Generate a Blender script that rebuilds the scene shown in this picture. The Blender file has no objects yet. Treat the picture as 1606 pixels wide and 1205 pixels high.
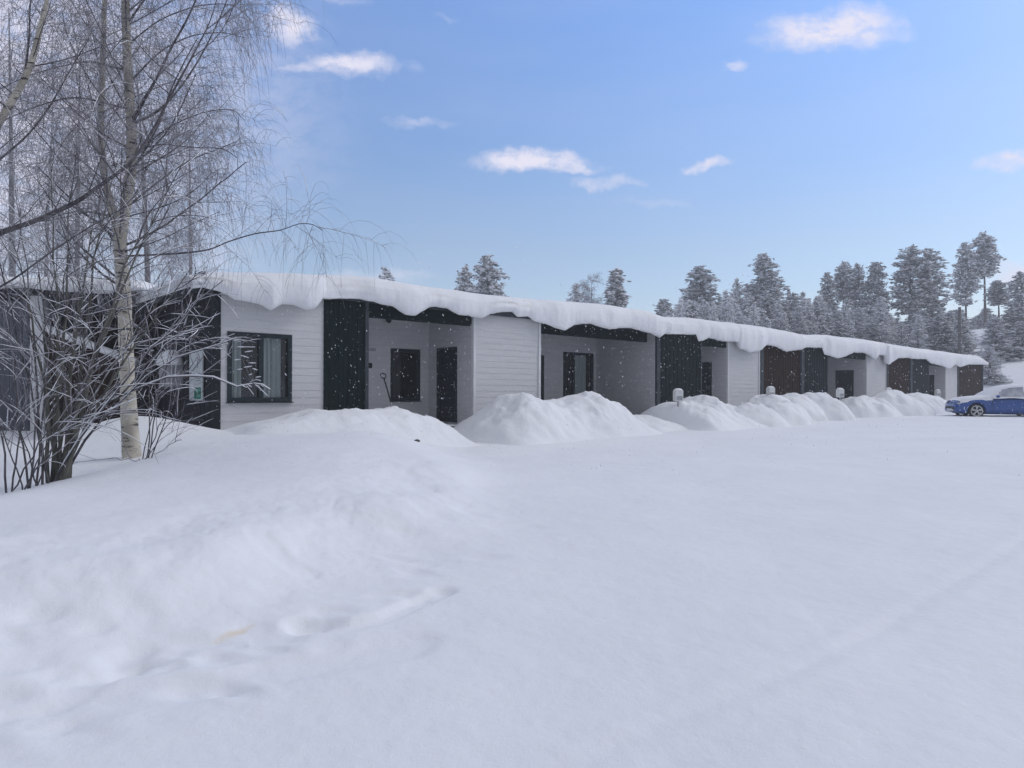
import bpy, math, random
import numpy as np
from mathutils import Vector, Matrix
random.seed(7); RNG = np.random.default_rng(11)
D = bpy.data
scene = bpy.context.scene
COL = scene.collection
F = 1070.0; CX = 803.0; HZ = 614.0          # measured focal length, centre column and horizon of the photograph

def W(px, py, Y):                            # point on the ray of a picture position at depth Y
    return ((px - CX) / F * Y, Y, (HZ - py) / F * Y)

# ------------------------------------------------------------------ helpers
def tag(o, label=None, cat=None, group=None, kind=None):
    if label: o['label'] = label
    if cat: o['category'] = cat
    if group: o['group'] = group
    if kind: o['kind'] = kind
    return o

def empty(name, loc=(0, 0, 0), rz=0.0):
    o = D.objects.new(name, None); COL.objects.link(o)
    o.location = loc; o.rotation_euler = (0, 0, rz); o.empty_display_size = 0.2
    return o

class MB:
    def __init__(s): s.v = []; s.f = []
    def quad(s, a, b, c, d):
        n = len(s.v); s.v += [a, b, c, d]; s.f.append((n, n+1, n+2, n+3))
    def box(s, x0, x1, y0, y1, z0, z1, bev=0.0):
        n = len(s.v)
        if bev <= 0:
            s.v += [(x0,y0,z0),(x1,y0,z0),(x1,y1,z0),(x0,y1,z0),(x0,y0,z1),(x1,y0,z1),(x1,y1,z1),(x0,y1,z1)]
            s.f += [(n,n+3,n+2,n+1),(n+4,n+5,n+6,n+7),(n,n+1,n+5,n+4),(n+1,n+2,n+6,n+5),(n+2,n+3,n+7,n+6),(n+3,n,n+4,n+7)]
        else:
            b = bev
            rings = [(z0, b), (z0+b, 0), (z1-b, 0), (z1, b)]
            for z, i in rings:
                s.v += [(x0+i,y0+i,z),(x1-i,y0+i,z),(x1-i,y1-i,z),(x0+i,y1-i,z)]
            s.f.append((n+3,n+2,n+1,n))
            for k in range(3):
                for j in range(4):
                    a = n+4*k+j; b2 = n+4*k+(j+1) % 4
                    s.f.append((a, b2, b2+4, a+4))
            s.f.append((n+12,n+13,n+14,n+15))
    def tube(s, pts, rad, sides=8, caps=True):
        n0 = len(s.v); pts = [Vector(p) for p in pts]; m = len(pts)
        up = Vector((0.13, 0.21, 0.97))
        for i, p in enumerate(pts):
            t = (pts[min(i+1, m-1)] - pts[max(i-1, 0)])
            if t.length < 1e-9: t = Vector((0, 0, 1))
            t.normalize()
            a = t.cross(up)
            if a.length < 0.05: a = t.cross(Vector((1, 0, 0)))
            a.normalize(); b = t.cross(a)
            r = rad[i] if hasattr(rad, '__len__') else rad
            for k in range(sides):
                an = 2*math.pi*k/sides
                q = p + a*(r*math.cos(an)) + b*(r*math.sin(an)); s.v.append(tuple(q))
        for i in range(m-1):
            for k in range(sides):
                a = n0+i*sides+k; b = n0+i*sides+(k+1) % sides
                s.f.append((a, b, b+sides, a+sides))
        if caps:
            s.f.append(tuple(n0+k for k in range(sides))[::-1])
            s.f.append(tuple(n0+(m-1)*sides+k for k in range(sides)))
    def ell(s, c, r, nu=12, nv=7, rot=None, squash=None):
        n0 = len(s.v)
        for j in range(nv+1):
            ph = math.pi*j/nv
            for i in range(nu):
                th = 2*math.pi*i/nu
                p = Vector((r[0]*math.sin(ph)*math.cos(th), r[1]*math.sin(ph)*math.sin(th), r[2]*math.cos(ph)))
                if squash and p.z < 0: p.z *= squash
                if rot: p = rot @ p
                s.v.append((c[0]+p.x, c[1]+p.y, c[2]+p.z))
        for j in range(nv):
            for i in range(nu):
                a = n0+j*nu+i; b = n0+j*nu+(i+1) % nu
                s.f.append((a, a+nu, b+nu, b))
    def build(s, name, mat, parent=None, smooth=False):
        return meshobj(name, s.v, s.f, mat, parent, smooth)

def meshobj(name, v, f, mat, parent=None, smooth=False):
    me = D.meshes.new(name)
    if isinstance(v, np.ndarray):
        me.vertices.add(len(v)); me.vertices.foreach_set('co', v.astype(np.float32).ravel())
        k = f.shape[1]
        me.loops.add(f.size); me.loops.foreach_set('vertex_index', f.astype(np.int32).ravel())
        me.polygons.add(len(f))
        me.polygons.foreach_set('loop_start', np.arange(0, f.size, k, dtype=np.int32))
        me.polygons.foreach_set('loop_total', np.full(len(f), k, dtype=np.int32))
        me.update(calc_edges=True)
    else:
        me.from_pydata(v, [], f); me.update()
    if smooth: me.polygons.foreach_set('use_smooth', [True]*len(me.polygons))
    me.materials.append(mat)
    o = D.objects.new(name, me); COL.objects.link(o)
    if parent: o.parent = parent
    return o

# fast accumulation of many thin tubes
class Tubes:
    def __init__(s, sides=3): s.P = []; s.R = []; s.sides = sides
    def add(s, pts, rad):
        s.P.append(np.asarray(pts, float)); s.R.append(np.asarray(rad, float))
    def build(s, name, mat, parent=None, smooth=True):
        if not s.P: return None
        V = []; Fc = []; off = 0; S = s.sides
        ang = np.arange(S)*2*np.pi/S
        for P, R in zip(s.P, s.R):
            m = len(P)
            T = np.empty_like(P); T[1:-1] = P[2:]-P[:-2]; T[0] = P[1]-P[0]; T[-1] = P[-1]-P[-2]
            T /= (np.linalg.norm(T, axis=1, keepdims=True)+1e-9)
            ref = np.array([0.31, 0.17, 0.93]) if abs(T[0][2]) < 0.8 else np.array([1.0, 0.2, 0.1])
            A = np.cross(T, ref); A /= (np.linalg.norm(A, axis=1, keepdims=True)+1e-9)
            B = np.cross(T, A)
            ring = P[:, None, :]+R[:, None, None]*(A[:, None, :]*np.cos(ang)[None, :, None]+B[:, None, :]*np.sin(ang)[None, :, None])
            V.append(ring.reshape(-1, 3))
            i = np.arange(m-1)[:, None]*S; k = np.arange(S)[None, :]; k2 = (k+1) % S
            q = np.stack([off+i+k, off+i+k2, off+i+S+k2, off+i+S+k], -1).reshape(-1, 4)
            Fc.append(q); off += m*S
        return meshobj(name, np.concatenate(V), np.concatenate(Fc), mat, parent, smooth)

# noise
def _h(ix, iy, seed):
    n = (ix.astype(np.int64)*374761393+iy.astype(np.int64)*668265263+seed*1274126177) & 0x7fffffff
    n = ((n ^ (n >> 13))*1274126177) & 0x7fffffff
    n = (n ^ (n >> 16)) & 0xffff
    return n/65535.0
def vnoise(x, y, seed=0):
    x = np.asarray(x, float); y = np.asarray(y, float)
    ix = np.floor(x); iy = np.floor(y); fx = x-ix; fy = y-iy
    fx = fx*fx*fx*(fx*(fx*6-15)+10); fy = fy*fy*fy*(fy*(fy*6-15)+10)
    a = _h(ix, iy, seed); b = _h(ix+1, iy, seed); c = _h(ix, iy+1, seed); d = _h(ix+1, iy+1, seed)
    return (a+(b-a)*fx)*(1-fy)+(c+(d-c)*fx)*fy-0.5
def fbm(x, y, seed=0, o=4, g=0.5):
    t = 0; a = 1
    for k in range(o):
        t = t+a*vnoise(np.asarray(x)*2**k+17.3*k, np.asarray(y)*2**k-9.1*k, seed+k); a *= g
    return t
def sst(t): t = np.clip(t, 0, 1); return t*t*(3-2*t)

# ------------------------------------------------------------------ materials
def mat(name):
    m = D.materials.new(name); m.use_nodes = True
    nt = m.node_tree; b = nt.nodes['Principled BSDF']
    return m, nt, b
def N(nt, t, **kw):
    n = nt.nodes.new(t)
    for k, v in kw.items():
        if k in n.inputs: n.inputs[k].default_value = v
        else: setattr(n, k, v)
    return n
def noise_col(nt, b, c1, c2, scale=3.0, detail=6, stretch=(1, 1, 1), sock='Base Color', lo=0.35, hi=0.65):
    tc = N(nt, 'ShaderNodeTexCoord'); mp = N(nt, 'ShaderNodeMapping'); mp.inputs['Scale'].default_value = stretch
    nt.links.new(tc.outputs['Object'], mp.inputs['Vector'])
    n = N(nt, 'ShaderNodeTexNoise', Scale=scale, Detail=detail); nt.links.new(mp.outputs[0], n.inputs['Vector'])
    r = N(nt, 'ShaderNodeValToRGB'); r.color_ramp.elements[0].position = lo; r.color_ramp.elements[1].position = hi
    r.color_ramp.elements[0].color = (*c1, 1); r.color_ramp.elements[1].color = (*c2, 1)
    nt.links.new(n.outputs['Fac'], r.inputs[0]); nt.links.new(r.outputs[0], b.inputs[sock])
    return tc, mp, n, r
def simple(name, c1, c2, rough=0.7, scale=3.0, stretch=(1, 1, 1), bump=0.0, bscale=40, spec=0.15):
    m, nt, b = mat(name)
    tc, mp, n, r = noise_col(nt, b, c1, c2, scale, 6, stretch)
    b.inputs['Roughness'].default_value = rough; b.inputs['Specular IOR Level'].default_value = spec
    if bump:
        nb = N(nt, 'ShaderNodeTexNoise', Scale=bscale, Detail=4); nt.links.new(mp.outputs[0], nb.inputs['Vector'])
        bm = N(nt, 'ShaderNodeBump', Strength=bump, Distance=0.01); nt.links.new(nb.outputs['Fac'], bm.inputs['Height'])
        nt.links.new(bm.outputs[0], b.inputs['Normal'])
    return m

def snow_material(name, fine=1.0, stain=False):
    m, nt, b = mat(name)
    tc, mp, n, r = noise_col(nt, b, (0.80, 0.815, 0.84), (0.85, 0.86, 0.88), 0.7, 5, lo=0.3, hi=0.7)
    b.inputs['Roughness'].default_value = 0.75; b.inputs['Specular IOR Level'].default_value = 0.15
    n1 = N(nt, 'ShaderNodeTexNoise', Scale=9.0, Detail=8, Roughness=0.6); nt.links.new(tc.outputs['Object'], n1.inputs['Vector'])
    b1 = N(nt, 'ShaderNodeBump', Strength=0.35*fine, Distance=0.03); nt.links.new(n1.outputs['Fac'], b1.inputs['Height'])
    n2 = N(nt, 'ShaderNodeTexNoise', Scale=90.0, Detail=5); nt.links.new(tc.outputs['Object'], n2.inputs['Vector'])
    b2 = N(nt, 'ShaderNodeBump', Strength=0.3*fine, Distance=0.006); nt.links.new(n2.outputs['Fac'], b2.inputs['Height'])
    nt.links.new(b1.outputs[0], b2.inputs['Normal']); nt.links.new(b2.outputs[0], b.inputs['Normal'])
    if stain:      # a small yellow stain lying in the footprints
        geo = tc.outputs['Object']
        sp = N(nt, 'ShaderNodeVectorMath', operation='SUBTRACT'); sp.inputs[1].default_value = stain
        nt.links.new(geo, sp.inputs[0])
        r0_ = N(nt, 'ShaderNodeMapping', vector_type='POINT'); r0_.inputs['Rotation'].default_value = (0, 0, math.radians(-62)); nt.links.new(sp.outputs[0], r0_.inputs['Vector'])
        rt = N(nt, 'ShaderNodeMapping', vector_type='POINT'); rt.inputs['Scale'].default_value = (6.0, 26, 0)
        nt.links.new(r0_.outputs[0], rt.inputs['Vector'])
        nn = N(nt, 'ShaderNodeTexNoise', Scale=9.0, Detail=4); nt.links.new(geo, nn.inputs['Vector'])
        ad = N(nt, 'ShaderNodeVectorMath', operation='MULTIPLY_ADD'); ad.inputs[1].default_value = (1.6, 2.4, 0); 
        nt.links.new(nn.outputs['Color'], ad.inputs[0]); nt.links.new(rt.outputs[0], ad.inputs[2])
        s2 = N(nt, 'ShaderNodeVectorMath', operation='SUBTRACT'); s2.inputs[1].default_value = (0.8, 1.2, 0); nt.links.new(ad.outputs[0], s2.inputs[0])
        ln = N(nt, 'ShaderNodeVectorMath', operation='LENGTH'); nt.links.new(s2.outputs[0], ln.inputs[0])
        mr = N(nt, 'ShaderNodeMapRange'); mr.inputs['From Min'].default_value = 1.0; mr.inputs['From Max'].default_value = 0.15
        mr.inputs['To Max'].default_value = 0.42
        nt.links.new(ln.outputs['Value'], mr.inputs['Value'])
        mx = N(nt, 'ShaderNodeMix', data_type='RGBA'); mx.inputs['B'].default_value = (0.72, 0.50, 0.22, 1)
        mx.inputs[7].default_value = (0.72, 0.50, 0.22, 1)
        nt.links.new(mr.outputs[0], mx.inputs[0]); nt.links.new(r.outputs[0], mx.inputs[6]); nt.links.new(mx.outputs[2], b.inputs['Base Color'])
    return m

M = {}
STAIN = W(371, 967, 4.05)
M['ground'] = snow_material('ground_snow', 0.85, STAIN)
M['snow'] = snow_material('packed_snow', 1.3)
M['frost'] = simple('frost', (0.74, 0.76, 0.80), (0.86, 0.87, 0.90), 0.8, 2.0)
M['light'] = simple('light_grey_board', (0.55, 0.555, 0.57), (0.61, 0.61, 0.625), 0.65, 2.2, (0.6, 0.6, 7), 0.15, 60)
M['green'] = simple('dark_green_board', (0.004, 0.011, 0.011), (0.008, 0.019, 0.019), 0.6, 3, (5, 5, 0.6), 0.2, 50)
M['brown'] = simple('dark_brown_board', (0.016, 0.009, 0.006), (0.040, 0.021, 0.013), 0.7, 3, (5, 5, 0.5), 0.3, 50)
for k_ in ('green', 'brown'): M[k_].node_tree.nodes['Principled BSDF'].inputs['Specular IOR Level'].default_value = 0.04
M['dkgrey'] = simple('dark_grey_trim', (0.035, 0.045, 0.055), (0.055, 0.065, 0.075), 0.6, 4)
M['black'] = simple('black_trim', (0.010, 0.013, 0.016), (0.018, 0.022, 0.025), 0.5, 4)
M['endwall'] = simple('blackened_board', (0.014, 0.016, 0.020), (0.030, 0.031, 0.036), 0.7, 3, (5, 5, 0.5), 0.3, 50)
M['slate'] = simple('blue_grey_board', (0.075, 0.085, 0.105), (0.11, 0.12, 0.145), 0.7, 3, (5, 5, 0.5), 0.3, 50)
M['cabinet'] = simple('cabinet_paint', (0.30, 0.31, 0.33), (0.38, 0.39, 0.41), 0.6, 3)
M['white'] = simple('white_paint', (0.60, 0.61, 0.63), (0.70, 0.71, 0.73), 0.55, 3, (3, 3, 0.7))
M['frame'] = simple('window_frame_paint', (0.014, 0.024, 0.028), (0.022, 0.034, 0.038), 0.4, 5)
M['curtain'] = simple('pale_curtain', (0.30, 0.34, 0.345), (0.38, 0.42, 0.425), 0.9, 2, (8, 8, 0.3))
M['curtain_brightened'] = simple('brightened_curtain', (0.52, 0.57, 0.58), (0.62, 0.66, 0.67), 0.9, 2, (8, 8, 0.3))  # brightened copy for the shaded porch; extra light put into the curtain colour
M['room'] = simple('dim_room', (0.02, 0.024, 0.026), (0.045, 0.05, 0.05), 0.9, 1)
M['door'] = simple('door_paint', (0.010, 0.017, 0.022), (0.018, 0.027, 0.033), 0.45, 3, (1, 1, 3))
M['metal'] = simple('grey_metal', (0.30, 0.31, 0.33), (0.42, 0.43, 0.45), 0.4, 8)
M['post_white'] = simple('white_box_paint', (0.62, 0.63, 0.62), (0.72, 0.73, 0.72), 0.5, 6)
M['plastic_black'] = simple('black_plastic', (0.012, 0.012, 0.014), (0.022, 0.022, 0.025), 0.5, 8)
M['plastic_blue'] = simple('navy_plastic', (0.015, 0.025, 0.09), (0.025, 0.04, 0.13), 0.45, 8)
M['deck'] = simple('wet_timber', (0.05, 0.05, 0.05), (0.10, 0.095, 0.09), 0.7, 4, (6, 1, 1), 0.3)
M['car'] = simple('blue_car_paint', (0.004, 0.055, 0.25), (0.006, 0.070, 0.30), 0.25, 1.5, spec=0.5)
M['car'].node_tree.nodes['Principled BSDF'].inputs['Coat Weight'].default_value = 0.5
M['frosted_pane'] = simple('frosted_pane', (0.30, 0.31, 0.35), (0.52, 0.53, 0.57), 0.7, 4)
M['tyre'] = simple('tyre_rubber', (0.015, 0.015, 0.017), (0.03, 0.03, 0.032), 0.85, 12)
M['rim'] = simple('alloy', (0.55, 0.56, 0.56), (0.70, 0.71, 0.70), 0.35, 6)
M['lampglass'] = simple('headlamp_lens', (0.30, 0.33, 0.36), (0.45, 0.47, 0.50), 0.1, 6, spec=0.6)
M['carglass'] = simple('dark_glass', (0.02, 0.025, 0.03), (0.03, 0.035, 0.04), 0.08, 2, spec=0.6)
M['sign'] = simple('sign_white', (0.55, 0.60, 0.61), (0.62, 0.66, 0.67), 0.4, 4)
M['sign_green'] = simple('sign_green', (0.015, 0.17, 0.11), (0.025, 0.21, 0.14), 0.4, 5)
M['sign_pale'] = simple('sign_pale_green', (0.13, 0.36, 0.29), (0.18, 0.42, 0.34), 0.4, 5)
M['sign_grey'] = simple('sign_grey', (0.20, 0.24, 0.25), (0.27, 0.31, 0.32), 0.5, 5)
M['twig'] = simple('frosted_twig', (0.16, 0.15, 0.165), (0.34, 0.33, 0.355), 0.9, 5)
M['twigfar'] = simple('far_frosted_twig', (0.30, 0.295, 0.33), (0.52, 0.52, 0.56), 0.9, 3)
M['limb'] = simple('dark_limb', (0.06, 0.055, 0.062), (0.15, 0.14, 0.15), 0.9, 6, (1, 1, 1), 0.3)
M['slimtrunk'] = simple('far_birch_bark', (0.16, 0.155, 0.165), (0.34, 0.33, 0.34), 0.9, 4, (1, 1, 0.5))
M['willow'] = simple('willow_bark', (0.065, 0.065, 0.055), (0.16, 0.155, 0.13), 0.9, 7, (1, 1, 0.4), 0.3)
M['needle'] = simple('needle', (0.12, 0.137, 0.14), (0.37, 0.385, 0.40), 0.9, 1.2)
M['needle_frosted'] = simple('frosted_needle', (0.42, 0.43, 0.45), (0.68, 0.69, 0.71), 0.9, 1.2)
M['pinebark'] = simple('pine_bark', (0.07, 0.055, 0.05), (0.15, 0.125, 0.115), 0.9, 4, (3, 3, 0.6))
M['pole'] = simple('pole_wood', (0.10, 0.095, 0.09), (0.16, 0.15, 0.15), 0.9, 4)

# birch bark: pale cream with dark horizontal lenticels
m, nt, b = mat('birch_bark')
tc, mp, n, r = noise_col(nt, b, (0.36, 0.33, 0.27), (0.60, 0.56, 0.47), 3.0, 6)
mp2 = N(nt, 'ShaderNodeMapping'); mp2.inputs['Scale'].default_value = (2.0, 2.0, 10)
nt.links.new(tc.outputs['Object'], mp2.inputs['Vector'])
n2 = N(nt, 'ShaderNodeTexNoise', Scale=1.6, Detail=5, Roughness=0.65); nt.links.new(mp2.outputs[0], n2.inputs['Vector'])
r2 = N(nt, 'ShaderNodeValToRGB'); r2.color_ramp.elements[0].position = 0.56; r2.color_ramp.elements[1].position = 0.61
nt.links.new(n2.outputs['Fac'], r2.inputs[0])
n3 = N(nt, 'ShaderNodeTexNoise', Scale=2.6, Detail=2); nt.links.new(tc.outputs['Object'], n3.inputs['Vector'])
r3 = N(nt, 'ShaderNodeValToRGB'); r3.color_ramp.elements[0].position = 0.64; r3.color_ramp.elements[1].position = 0.70
nt.links.new(n3.outputs['Fac'], r3.inputs[0])
mm = N(nt, 'ShaderNodeMath', operation='MAXIMUM'); nt.links.new(r2.outputs[0], mm.inputs[0]); nt.links.new(r3.outputs[0], mm.inputs[1])
mx = N(nt, 'ShaderNodeMix', data_type='RGBA'); nt.links.new(mm.outputs[0], mx.inputs[0]); nt.links.new(r.outputs[0], mx.inputs[6]); mx.inputs[7].default_value = (0.05, 0.045, 0.045, 1)
nt.links.new(mx.outputs[2], b.inputs['Base Color']); b.inputs['Roughness'].default_value = 0.8
M['birch'] = m

# window glass: see-through with a sharp reflection
m = D.materials.new('window_glass'); m.use_nodes = True; nt = m.node_tree; nt.nodes.clear()
out = N(nt, 'ShaderNodeOutputMaterial'); mixs = N(nt, 'ShaderNodeMixShader'); tr = N(nt, 'ShaderNodeBsdfTransparent'); tr.inputs[0].default_value = (0.88, 0.90, 0.90, 1)
gl = N(nt, 'ShaderNodeBsdfGlossy', Roughness=0.04); fr = N(nt, 'ShaderNodeFresnel', IOR=1.5); gm_ = N(nt, 'ShaderNodeNewGeometry'); im_ = N(nt, 'ShaderNodeMapRange'); im_.inputs['To Min'].default_value = 1.5; im_.inputs['To Max'].default_value = 1/1.5; nt.links.new(gm_.outputs['Backfacing'], im_.inputs['Value']); nt.links.new(im_.outputs[0], fr.inputs['IOR'])
wn = N(nt, 'ShaderNodeTexNoise', Scale=1.3); bmp = N(nt, 'ShaderNodeBump', Strength=0.05, Distance=0.05); nt.links.new(wn.outputs[0], bmp.inputs['Height']); nt.links.new(bmp.outputs[0], gl.inputs['Normal'])
nt.links.new(fr.outputs[0], mixs.inputs[0]); nt.links.new(tr.outputs[0], mixs.inputs[1]); nt.links.new(gl.outputs[0], mixs.inputs[2]); nt.links.new(mixs.outputs[0], out.inputs[0])
M['glass'] = m

# ------------------------------------------------------------------ building frame
TH = math.atan(1197/1070)
U = np.array([math.sin(TH), math.cos(TH)]); NI = np.array([-U[1], U[0]])
P0 = np.array([-0.4355*14, 14.0]); CC = NI @ P0
TILT = 0.0035
def s_at(px, d=0.0):
    r = (px-CX)/F; t = (CC+d)/(NI[0]*r+NI[1]); P = np.array([r*t, t])
    return float((P-P0) @ U), float(t)
def sz(px, py, d=0.0):                       # picture position on the plane d of the facade -> (s, local z)
    s, t = s_at(px, d); return s, (HZ-py)/F*t + TILT*s
def loc2w(s, d):
    return P0[0]+s*U[0]+d*NI[0], P0[1]+s*U[1]+d*NI[1]

house = empty('row_house', (P0[0], P0[1], 0))
house.rotation_euler = (0, TILT, math.pi/2-TH)
tag(house, 'long low row house with pale board walls and dark green and brown panels', 'house')

def cells(a0, a1, z0, z1, ops):
    ac = sorted({a0, a1, *[o[0] for o in ops], *[o[1] for o in ops]}); zc = sorted({z0, z1, *[o[2] for o in ops], *[o[3] for o in ops]})
    ac = [a for a in ac if a0 <= a <= a1]; zc = [z for z in zc if z0 <= z <= z1]
    for i in range(len(ac)-1):
        for j in range(len(zc)-1):
            am = (ac[i]+ac[i+1])/2; zm = (zc[j]+zc[j+1])/2
            if not any(o[0] < am < o[1] and o[2] < zm < o[3] for o in ops):
                yield ac[i], ac[i+1], zc[j], zc[j+1]

def wall(name, mt, org, axis, a0, a1, z0, z1, ops=(), pitch=0.165, vertical=False, th=0.14, parent=None, label=None):
    """boarded wall. axis 'F': runs along X, faces -Y, org = y of its face. axis 'L': runs along Y, faces -X, org = x of its face."""
    mb = MB()
    def P(a, out, z):
        return (a, org-out, z) if axis == 'F' else (org-out, a, z)
    for c0, c1, w0, w1 in cells(a0, a1, z0, z1, ops):
        if axis == 'F': mb.box(c0, c1, org, org+th, w0, w1)
        else: mb.box(org, org+th, c0, c1, w0, w1)
        if not vertical:
            k0 = math.floor((w0-z0)/pitch+1e-6)
            z = z0+k0*pitch
            while z < w1-1e-4:
                b0 = max(z, w0); b1 = min(z+pitch, w1)
                o0 = 0.015-0.009*(b0-z)/pitch; o1 = 0.015-0.009*(b1-z)/pitch
                q = [P(c0, o0, b0), P(c1, o0, b0), P(c1, o1, b1), P(c0, o1, b1)]
                l = [P(c0, 0.0, b0), P(c1, 0.0, b0), P(c1, o0, b0), P(c0, o0, b0)]
                e0 = [P(c0, 0, b0), P(c0, o0, b0), P(c0, o1, b1), P(c0, 0, b1)]
                e1 = [P(c1, 0, b0), P(c1, o0, b0), P(c1, o1, b1), P(c1, 0, b1)]
                for k in (q, l, e0, e1): mb.quad(*k)
                z += pitch
        else:
            k0 = math.floor((c0-a0)/pitch+1e-6); a = a0+k0*pitch; i = k0
            while a < c1-1e-4:
                b0 = max(a, c0)+0.004; b1 = min(a+pitch, c1)-0.004
                if b1 > b0:
                    o = 0.018+0.006*(i % 2)
                    if axis == 'F': mb.box(b0, b1, org-o, org-0.001, w0, w1)
                    else: mb.box(org-o, org-0.001, b0, b1, w0, w1)
                a += pitch; i += 1
    o = mb.build(name, mt, parent or house)
    if label: o['label'] = label
    return o

def bar(mb, axis, org, a0, a1, z0, z1, out0, out1):
    if axis == 'F': mb.box(a0, a1, org-out1, org-out0, z0, z1, 0.004)
    else: mb.box(org-out1, org-out0, a0, a1, z0, z1, 0.004)

def window(axis, org, a0, a1, z0, z1, split=None, curtains=(), label=None, cm='curtain'):
    fw = 0.06; mb = MB()
    bar(mb, axis, org, a0-0.03, a0+fw, z0-0.03, z1+0.03, -0.08, 0.04)
    bar(mb, axis, org, a1-fw, a1+0.03, z0-0.03, z1+0.03, -0.08, 0.04)
    bar(mb, axis, org, a0+fw, a1-fw, z1-fw, z1+0.03, -0.08, 0.038)
    bar(mb, axis, org, a0+fw, a1-fw, z0-0.03, z0+fw, -0.08, 0.038)
    if split is not None: bar(mb, axis, org, split-0.05, split+0.05, z0+fw, z1-fw, -0.06, 0.030)
    fr = mb.build('window', M['frame'], house)
    if label: fr['label'] = label
    g = MB(); bar(g, axis, org, a0+fw, a1-fw, z0+fw, z1-fw, -0.035, -0.025); g.build('pane', M['glass'], fr)
    sl = MB(); bar(sl, axis, org, a0-0.05, a1+0.05, z0-0.055, z0-0.032, 0.0, 0.09); sl.build('sill', M['frame'], fr)
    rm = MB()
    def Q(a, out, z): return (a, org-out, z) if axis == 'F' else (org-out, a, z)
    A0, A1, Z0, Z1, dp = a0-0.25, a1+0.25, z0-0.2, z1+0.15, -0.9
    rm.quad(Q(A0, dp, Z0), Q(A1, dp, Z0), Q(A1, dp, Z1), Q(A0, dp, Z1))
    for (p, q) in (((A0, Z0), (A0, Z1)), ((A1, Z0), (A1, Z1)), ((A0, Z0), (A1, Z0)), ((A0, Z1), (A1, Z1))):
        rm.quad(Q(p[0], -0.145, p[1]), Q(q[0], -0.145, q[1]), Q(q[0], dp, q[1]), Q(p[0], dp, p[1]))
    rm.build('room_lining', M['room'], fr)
    for c0, c1 in curtains:
        cb = MB(); n = max(6, int((c1-c0)/0.02))
        for i in range(n):
            x0 = c0+(c1-c0)*i/n; x1 = c0+(c1-c0)*(i+1)/n
            y0 = -0.075+0.016*math.sin(x0*62)+0.006*math.sin(x0*141); y1 = -0.075+0.016*math.sin(x1*62)+0.006*math.sin(x1*141)
            cb.quad(Q(x0, y0, z0+fw), Q(x1, y1, z0+fw), Q(x1, y1, z1-0.02), Q(x0, y0, z1-0.02))
        cb.build('curtain', M[cm], fr, True)
    return fr

def door(axis, org, a0, a1, z0, z1, glazed=False):
    mb = MB()
    bar(mb, axis, org, a0-0.03, a0+0.05, z0, z1+0.03, -0.1, 0.04)
    bar(mb, axis, org, a1-0.05, a1+0.03, z0, z1+0.03, -0.1, 0.04)
    bar(mb, axis, org, a0+0.05, a1-0.05, z1-0.05, z1+0.03, -0.1, 0.038)
    fr = MB(); n = 6
    bar(fr, axis, org, a0+0.05, a1-0.05, z0+0.01, z1-0.05, -0.09, -0.03)
    for i in range(n):                                           # shallow horizontal panels
        h = (z1-z0-0.3)/n; b0 = z0+0.12+i*h
        bar(fr, axis, org, a0+0.13, a1-0.13, b0+0.02, b0+h-0.02, -0.029, -0.015)
    dr = fr.build('door', M['door'], house)
    mb.build('frame', M['frame'], dr)
    hb = MB(); bar(hb, axis, org, a0+0.08, a0+0.11, z0+0.95, z0+1.15, 0.0, 0.02); bar(hb, axis, org, a0+0.08, a0+0.22, z0+1.04, z0+1.06, 0.02, 0.05)
    hb.build('handle', M['metal'], dr)
    tb = MB(); bar(tb, axis, org, a0-0.03, a1+0.03, z0-0.06, z0-0.002, -0.1, 0.10); tb.build('threshold', M['metal'], dr)

ZB = -1.45; ZT = 2.15; FL = -0.84
wall('front_wall', M['light'], 0, 'F', 0.0, 2.39, ZB, ZT, [(0.27, 1.60, -0.19, 1.22)], label='pale board wall with the wide two-part window')
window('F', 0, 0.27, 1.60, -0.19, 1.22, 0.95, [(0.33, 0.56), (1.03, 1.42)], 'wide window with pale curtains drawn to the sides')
wall('dark_panel', M['green'], -0.03, 'F', 2.39, 3.43, ZB, ZT+0.02, (), 0.12, True)
wall('back_wall', M['light'], 2.07, 'F', 3.51, 6.74, ZB, 2.12, [(5.47, 6.39, -0.22, 1.20)])
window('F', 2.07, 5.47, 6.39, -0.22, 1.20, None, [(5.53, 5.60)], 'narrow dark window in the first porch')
wall('side_wall', M['light'], 6.74, 'L', 0.02, 2.07, ZB, 2.12, [(0.68, 1.60, FL, 1.23)])
door('L', 6.74, 0.70, 1.58, FL, 1.23)
wall('front_wall', M['light'], 0, 'F', 6.74, 9.29, ZB, ZT)
wall('back_wall', M['light'], 2.74, 'F', 9.29, 14.93, ZB, 2.12, [(11.15, 12.10, -0.84, 1.30), (13.14, 14.70, -0.62, 1.45)])
door('F', 2.74, 11.17, 12.08, -0.84, 1.28)
window('F', 2.74, 13.14, 14.70, -0.62, 1.45, 13.66, [(13.72, 14.40)], 'tall window with one pale curtain in the second porch', 'curtain_brightened')
wall('side_wall', M['light'], 14.93, 'L', 0.02, 2.74, ZB, 2.12)
wall('dark_panel', M['green'], -0.03, 'F', 15.12, 17.66, ZB, ZT-0.02, (), 0.12, True)
wall('side_wall', M['light'], 19.61, 'L', 0.02, 2.07, ZB, 2.12, [(0.68, 1.60, FL, 1.23)])
door('L', 19.61, 0.70, 1.58, FL, 1.23)
wall('back_wall', M['light'], 2.07, 'F', 17.72, 19.61, ZB, 2.12)
wall('front_wall', M['light'], 0, 'F', 19.61, 22.17, ZB, ZT)
wall('brown_panel', M['brown'], 0.03, 'F', 22.42, 25.86, ZB, ZT, (), 0.11, True)
wall('dark_panel', M['green'], -0.03, 'F', 26.16, 28.55, ZB, ZT-0.02, (), 0.12, True)
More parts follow.
